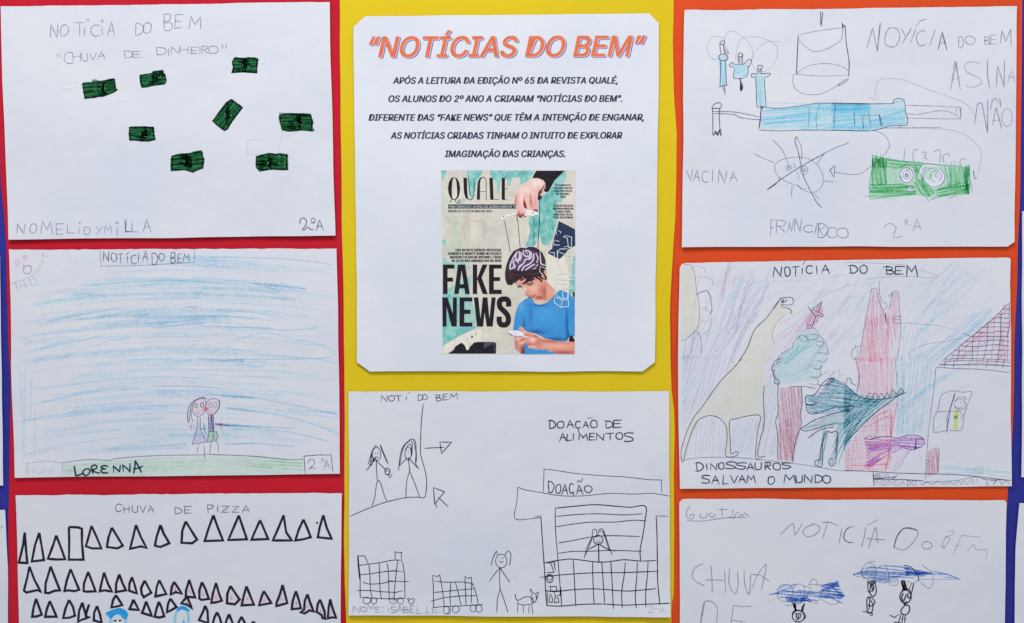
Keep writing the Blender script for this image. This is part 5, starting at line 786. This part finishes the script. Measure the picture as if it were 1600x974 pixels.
k.l('665,65 650,220 625,420 605,620 590,880', 1.2, 'pencil').l('690,40 800,50 1000,40 1205,60;665,65 800,75 1000,82 1205,105', 1.1, 'roof_line').f('605,680 640,650 690,660 685,840 595,870', 'trunk_wash', grid=0).hatch('610,670 640,650 690,665 685,835 600,850', 86, 1.7, 1.5, 'trunk_red').l('670,640 650,720 635,840', 1.6, 'trunk_red').l('690,655 682,840;590,740 610,740 605,768 590,765', 1.1, 'pencil').hatch('690,790 860,800 1000,790 1205,815 1205,860 1000,850 720,840', 2, 2.2, 2, 'teal_pale').hatch('890,800 1010,790 1010,850 890,850', 30, 2, 1.8, 'teal_pale')
k.l('650,540 650,440 680,380 700,280 750,245 800,238 860,248 925,245 900,320 870,420 850,520 760,522;650,540 700,535 745,525;800,255 780,330 750,420 745,540;665,392 750,385 850,385', 1.15, 'pencil').l('805,258 770,370 745,545', 1.3, 'pencil_dark').f('800,380 832,378 822,518 790,518', 'lime', grid=0).dot(810, 430, 14, 'line_green').o(840, 335, 42, 38, 1.1, 'pencil').l('800,310 840,280 885,300 870,275;805,350 835,365 860,345;735,420 745,460;840,395 860,410 850,440', 1.1, 'pencil').dot(845, 322, 4).dot(870, 325, 4).make()
k = Ink('drawn_tiled_roof', s7, DB)
k.hatch('1480,450 1470,870 1450,971 900,971 1060,800 1300,620', -38, 9, 2.2, 'volcano').hatch('1385,560 1440,540 1440,960 1390,960', 88, 2, 1.8, 'volcano').hatch('1160,740 1330,660 1300,720 1060,880', -28, 2, 1.7, 'volcano')
for j in range(11):
    y = 500 + j * 41; xl = 1410 - (y - 500) * 1.13 + R.uniform(-8, 8)
    k.l('%f,%f %f,%f %f,%f %f,%f' % (xl, y + 6, xl + (1475 - xl) * .35, y + R.uniform(-3, 12), xl + (1475 - xl) * .7, y + R.uniform(-8, 4), 1474, y + R.uniform(0, 10)), 1.2, 'roof_line')
for j in range(9):
    x = 1465 - j * 62; yt = 480 + (1440 - x) * .9
    k.l('%f,%f %f,%f %f,971' % (x, max(470, yt), x - R.uniform(0, 16), (yt + 971) / 2, x - R.uniform(5, 40)), 1.1, 'roof_line' if j % 2 else 'magenta')
k.l('1475,445 1478,640 1450,760;1475,450 1350,570 1200,700 1060,815 880,965;1440,460 1410,510', 1.2, 'roof_line').frame(*DD)
for y in (8, 25, 50): k.l('%f,%f 900,%f 1205,%f' % (740 - y * 1.2, y, y - 6 + R.uniform(-4, 4), y + 6), 1.1, 'roof_line')
for x in (725, 790, 900, 960, 1030, 1100, 1150): k.l('%f,0 %f,75' % (x + 10, x), 1.0, 'roof_line' if x % 20 else 'magenta')
k.make()
k = Ink('drawn_ground_line', s7, DC); k.l('85,740 200,722 400,720 600,732 800,755 1000,780 1200,815 1298,818', 1.1, 'pencil').frame(*DD).l('0,815 200,822 400,835 600,840 800,845 960,860 1205,888', 1.2, 'pencil_dark').make()
Ink('subtitle_lettering', s7, DC).t('D 180,762,230,820;I 245,765,262,815;N 280,765,330,812;O 340,760,380,808;S 390,755,465,805;S 470,758,540,805;A 545,760,600,815;U 605,758,650,812;R 675,757,720,812;O 735,755,790,810;S 800,757,862,800;S 215,848,275,905;A 290,850,345,910;L 370,850,410,910;V 425,848,480,905;A 485,852,540,905;M 545,848,605,905;O 700,862,745,918;M 812,848,895,912;U 900,850,945,905;N 960,848,1020,902;D 1040,850,1090,905;O 1095,852,1150,905', 1.7, 'pen').l('165,762 200,758;170,820 190,822;675,815 700,760', 1.3, 'pen').make()
k = Ink('name_box', s7, DD); k.l('208,830 215,878 400,880 570,890;208,830 215,925;215,875 375,862;345,880 385,848', 1.4, 'pencil_dark', sm=False).t('B 225,838,245,870;E 250,838,275,868;M 285,835,320,870;N 225,885,265,922;O 275,885,305,922;T 310,885,335,922;I 340,890,350,922;C 360,888,385,922;I 392,888,402,922;A 410,888,440,922;D 455,888,480,922;O 490,888,520,922', 1.1, 'pencil').l('545,905 570,920 600,900 640,915 680,895 720,915 760,900 800,915 830,890 850,920 870,890 890,915 930,880 935,920;965,870 970,915;1010,880 1040,890 1030,915 1050,920;1060,890 1100,890 1080,915 1120,880 1140,915 1170,890 1200,915;560,900 800,890 960,862 1030,880 1205,885', 1.1, 'pencil').make()

# ---------------------------------------------------------------- rain of ... (lower right)
s8 = Sheet('paper_drawing', 'pencil drawing with blue marker clouds and small figures hanging below', 'drawing', [(1073, 780), (1066, 781), (1062, 786), (1062.2, 850), (1062.6, 917), (1062.6, 974), (1062, 1140)], [(1569, 782.3), (1572, 783), (1573.8, 787), (1572.4, 833), (1572, 917), (1570.7, 974), (1568, 1140)], 'white_paper',
           hfun(53, right=1572, rl=1.1, left=1062, ll=.6, top=781, tl=.4), G3, torn=.3, seed=53)
Ink('name_lettering', s8, GA).l('135,102 108,150 120,190 150,198 168,175 150,165 130,180;210,160 215,185 240,192 262,178 265,150;298,150 280,170 300,185 325,172 318,160;345,130 420,128;372,108 378,185;455,130 458,185;430,185 470,190 480,160 500,150;500,185 520,160 530,180 545,155 575,180', 1.3, 'pencil').l('110,208 180,215 250,212 340,198 450,188 560,190', 1.2, 'pencil').make()
Ink('title_lettering', s8, GA).l('812,315 880,250 910,238 922,315 975,232;1120,225 1180,225 1245,248;1165,220 1150,270 1128,345;1272,265 1250,380;1337,255 1290,300 1285,350 1337,378', 1.4, 'pencil').l('1060,240 1000,262 980,300 1010,330 1060,322 1105,280 1090,245 1045,235', 1.4, 'pencil').frame(*GB).l('78,255 20,270 0,330 20,370 70,375;160,262 150,330 128,408;180,420 210,330 235,265 250,380;168,345 220,350 302,355;170,248 250,205;370,418 395,330 450,268 520,272 552,300 530,350 480,410 430,432 375,410', 1.4, 'pencil').l('370,418 395,330 450,268 540,282', 1.6, 'pencil_dark').o(617, 396, 38, 28, 1.4, 'pencil').l('775,300 795,285 818,295 800,320 755,330 790,345 760,395 740,420 735,380 760,330;702,400 750,402;812,465 850,380 875,325 940,328 1020,332;830,400 885,398;918,440 965,390 985,428 1060,430 1055,500', 1.3, 'pencil_soft').make()
Ink('subtitle_lettering', s8, GA).l('235,535 190,550 155,600 165,655 248,700;292,550 300,650 302,748;250,655 320,655 385,658;395,580 402,755;432,568 428,680 470,758 495,700 492,590;540,578 548,700 580,758 590,610;600,720 640,620 705,540 690,640 668,730;595,615 660,620 730,665', 1.4, 'pencil').l('215,974 225,900 245,820 300,818 340,870 335,974 ;245,820 215,990;440,990 455,900 465,848 520,855 598,850;450,955 545,970', 1.4, 'pencil').make()
k = Ink('drawn_cloud', s8, GA, label='blue marker cloud, left one')
k.hatch('725,765 830,740 1000,735 1100,740 1240,660 1255,720 1295,780 1200,790 1030,815 880,800 800,780', 5, 3.0, 1.8, 'marker_blue').hatch('1110,700 1240,660 1250,710 1120,740', -8, 1.4, 1.9, 'marker_blue').hatch('850,770 1000,760 1040,820 860,825', -8, 1.7, 1.7, 'marker_blue').hatch('1100,760 1290,760 1270,790 1110,780', 10, 1.3, 1.9, 'marker_blue').hatch('740,750 830,690 940,690 900,740', -20, 2.6, 1.3, 'marker_blue_soft').l('725,765 860,742 1000,750 1120,755;1180,690 1290,785;870,820 1040,805;1180,780 1275,830', 2.0, 'marker_blue')
k.l('790,760 810,700 850,690 890,700 908,750 880,800 830,815 795,790 790,760;870,700 940,685 985,700 990,770 960,810 900,805;1025,690 1050,650 1080,660 1090,700;1020,690 1120,690;990,700 1040,720 1010,780 1080,830 1100,790;1110,790 1150,820 1200,838 1260,820;850,840 900,845 980,820', 1.1, 'pencil').l('710,835 760,800 830,770', 1, 'pencil_faint').make()
k = Ink('drawn_cloud', s8, GB, label='blue marker cloud, right one')
k.hatch('70,610 130,580 250,550 450,555 640,590 860,645 640,620 560,640 420,640 240,670 120,620', 4, 2.8, 1.8, 'marker_blue').hatch('450,560 640,595 650,615 460,620', 6, 1.3, 2, 'marker_blue').hatch('240,640 420,630 400,670 240,675', -4, 2, 1.7, 'marker_blue_soft').hatch('130,570 240,550 240,640 140,620', -6, 2.4, 1.6, 'marker_blue_soft').l('640,590 760,610 870,652;70,620 130,590', 1.6, 'marker_blue').l('540,650 860,650', .9, 'marker_blue_soft')
k.l('125,590 150,550 185,520 235,520;125,590 150,640 200,660 235,630 242,580 210,535 180,530;65,612 100,630 140,620;255,560 300,548 325,590 330,650 300,680;340,640 345,690 390,695 410,670;585,545 640,590 665,640 655,700 620,715 570,670;240,570 280,550;450,660 520,680 550,650;450,548 500,560 545,610 555,655', 1.1, 'pencil').l('445,545 500,560 550,625 558,665', 1.4, 'pencil_dark').make()
k = Ink('drawn_figure', s8, GA, label='small eared figure under the left blue cloud')
k.hatch('903,825 922,830 935,885 918,885', 80, 1, 1.2, 'black_pen').l('902,825 925,880;920,822 922,880;970,885 985,840 990,838 975,890;968,880 975,850', 1.6, 'black_pen').o(945, 925, 45, 42, 1.6, 'pen').l('900,910 915,885 940,880 975,890 998,925 985,950;920,910 935,905 930,930 945,935 950,905 965,910 955,940 930,950;930,960 925,974;945,962 950,974', 1.8, 'pen').make()
k = Ink('drawn_figure', s8, GB, label='small scribbled figure under the right blue cloud, left one')
k.l('175,665 178,740;200,660 235,680;175,670 200,690 190,740 215,735 220,700 205,690 235,670;178,735 215,780 240,740 228,670;190,780 170,800 175,895 205,895 215,840 190,800 200,785 230,820 205,850 180,840;140,890 200,900;205,895 210,915 195,918;190,810 185,880;200,700 215,720 205,730', 1.8, 'pen').hatch('180,665 235,660 230,690 190,700', 70, 1.5, 1.2, 'black_pen').make()
k = Ink('drawn_figure', s8, GB, label='small scribbled figure under the right blue cloud, right one')
k.hatch('425,660 450,662 468,730 435,725', 75, 1, 1.3, 'black_pen').l('425,662 440,725;450,662 470,725;520,680 500,765;505,680 485,720', 1.7, 'black_pen').o(458, 780, 42, 50, 1.9, 'pen').l('430,730 480,725 500,760 490,790 475,780 480,750;440,755 430,790 445,810 465,760;440,822 455,838 425,880 430,905 460,915 485,890 485,850 450,838 470,815;340,918 385,938;375,935 410,912;425,912 405,974;440,915 430,974;455,918 452,974;370,970 420,974', 1.9, 'pen').make()
print('triangles about', sum(len(o.data.polygons) for o in bpy.data.objects if o.type == 'MESH'))
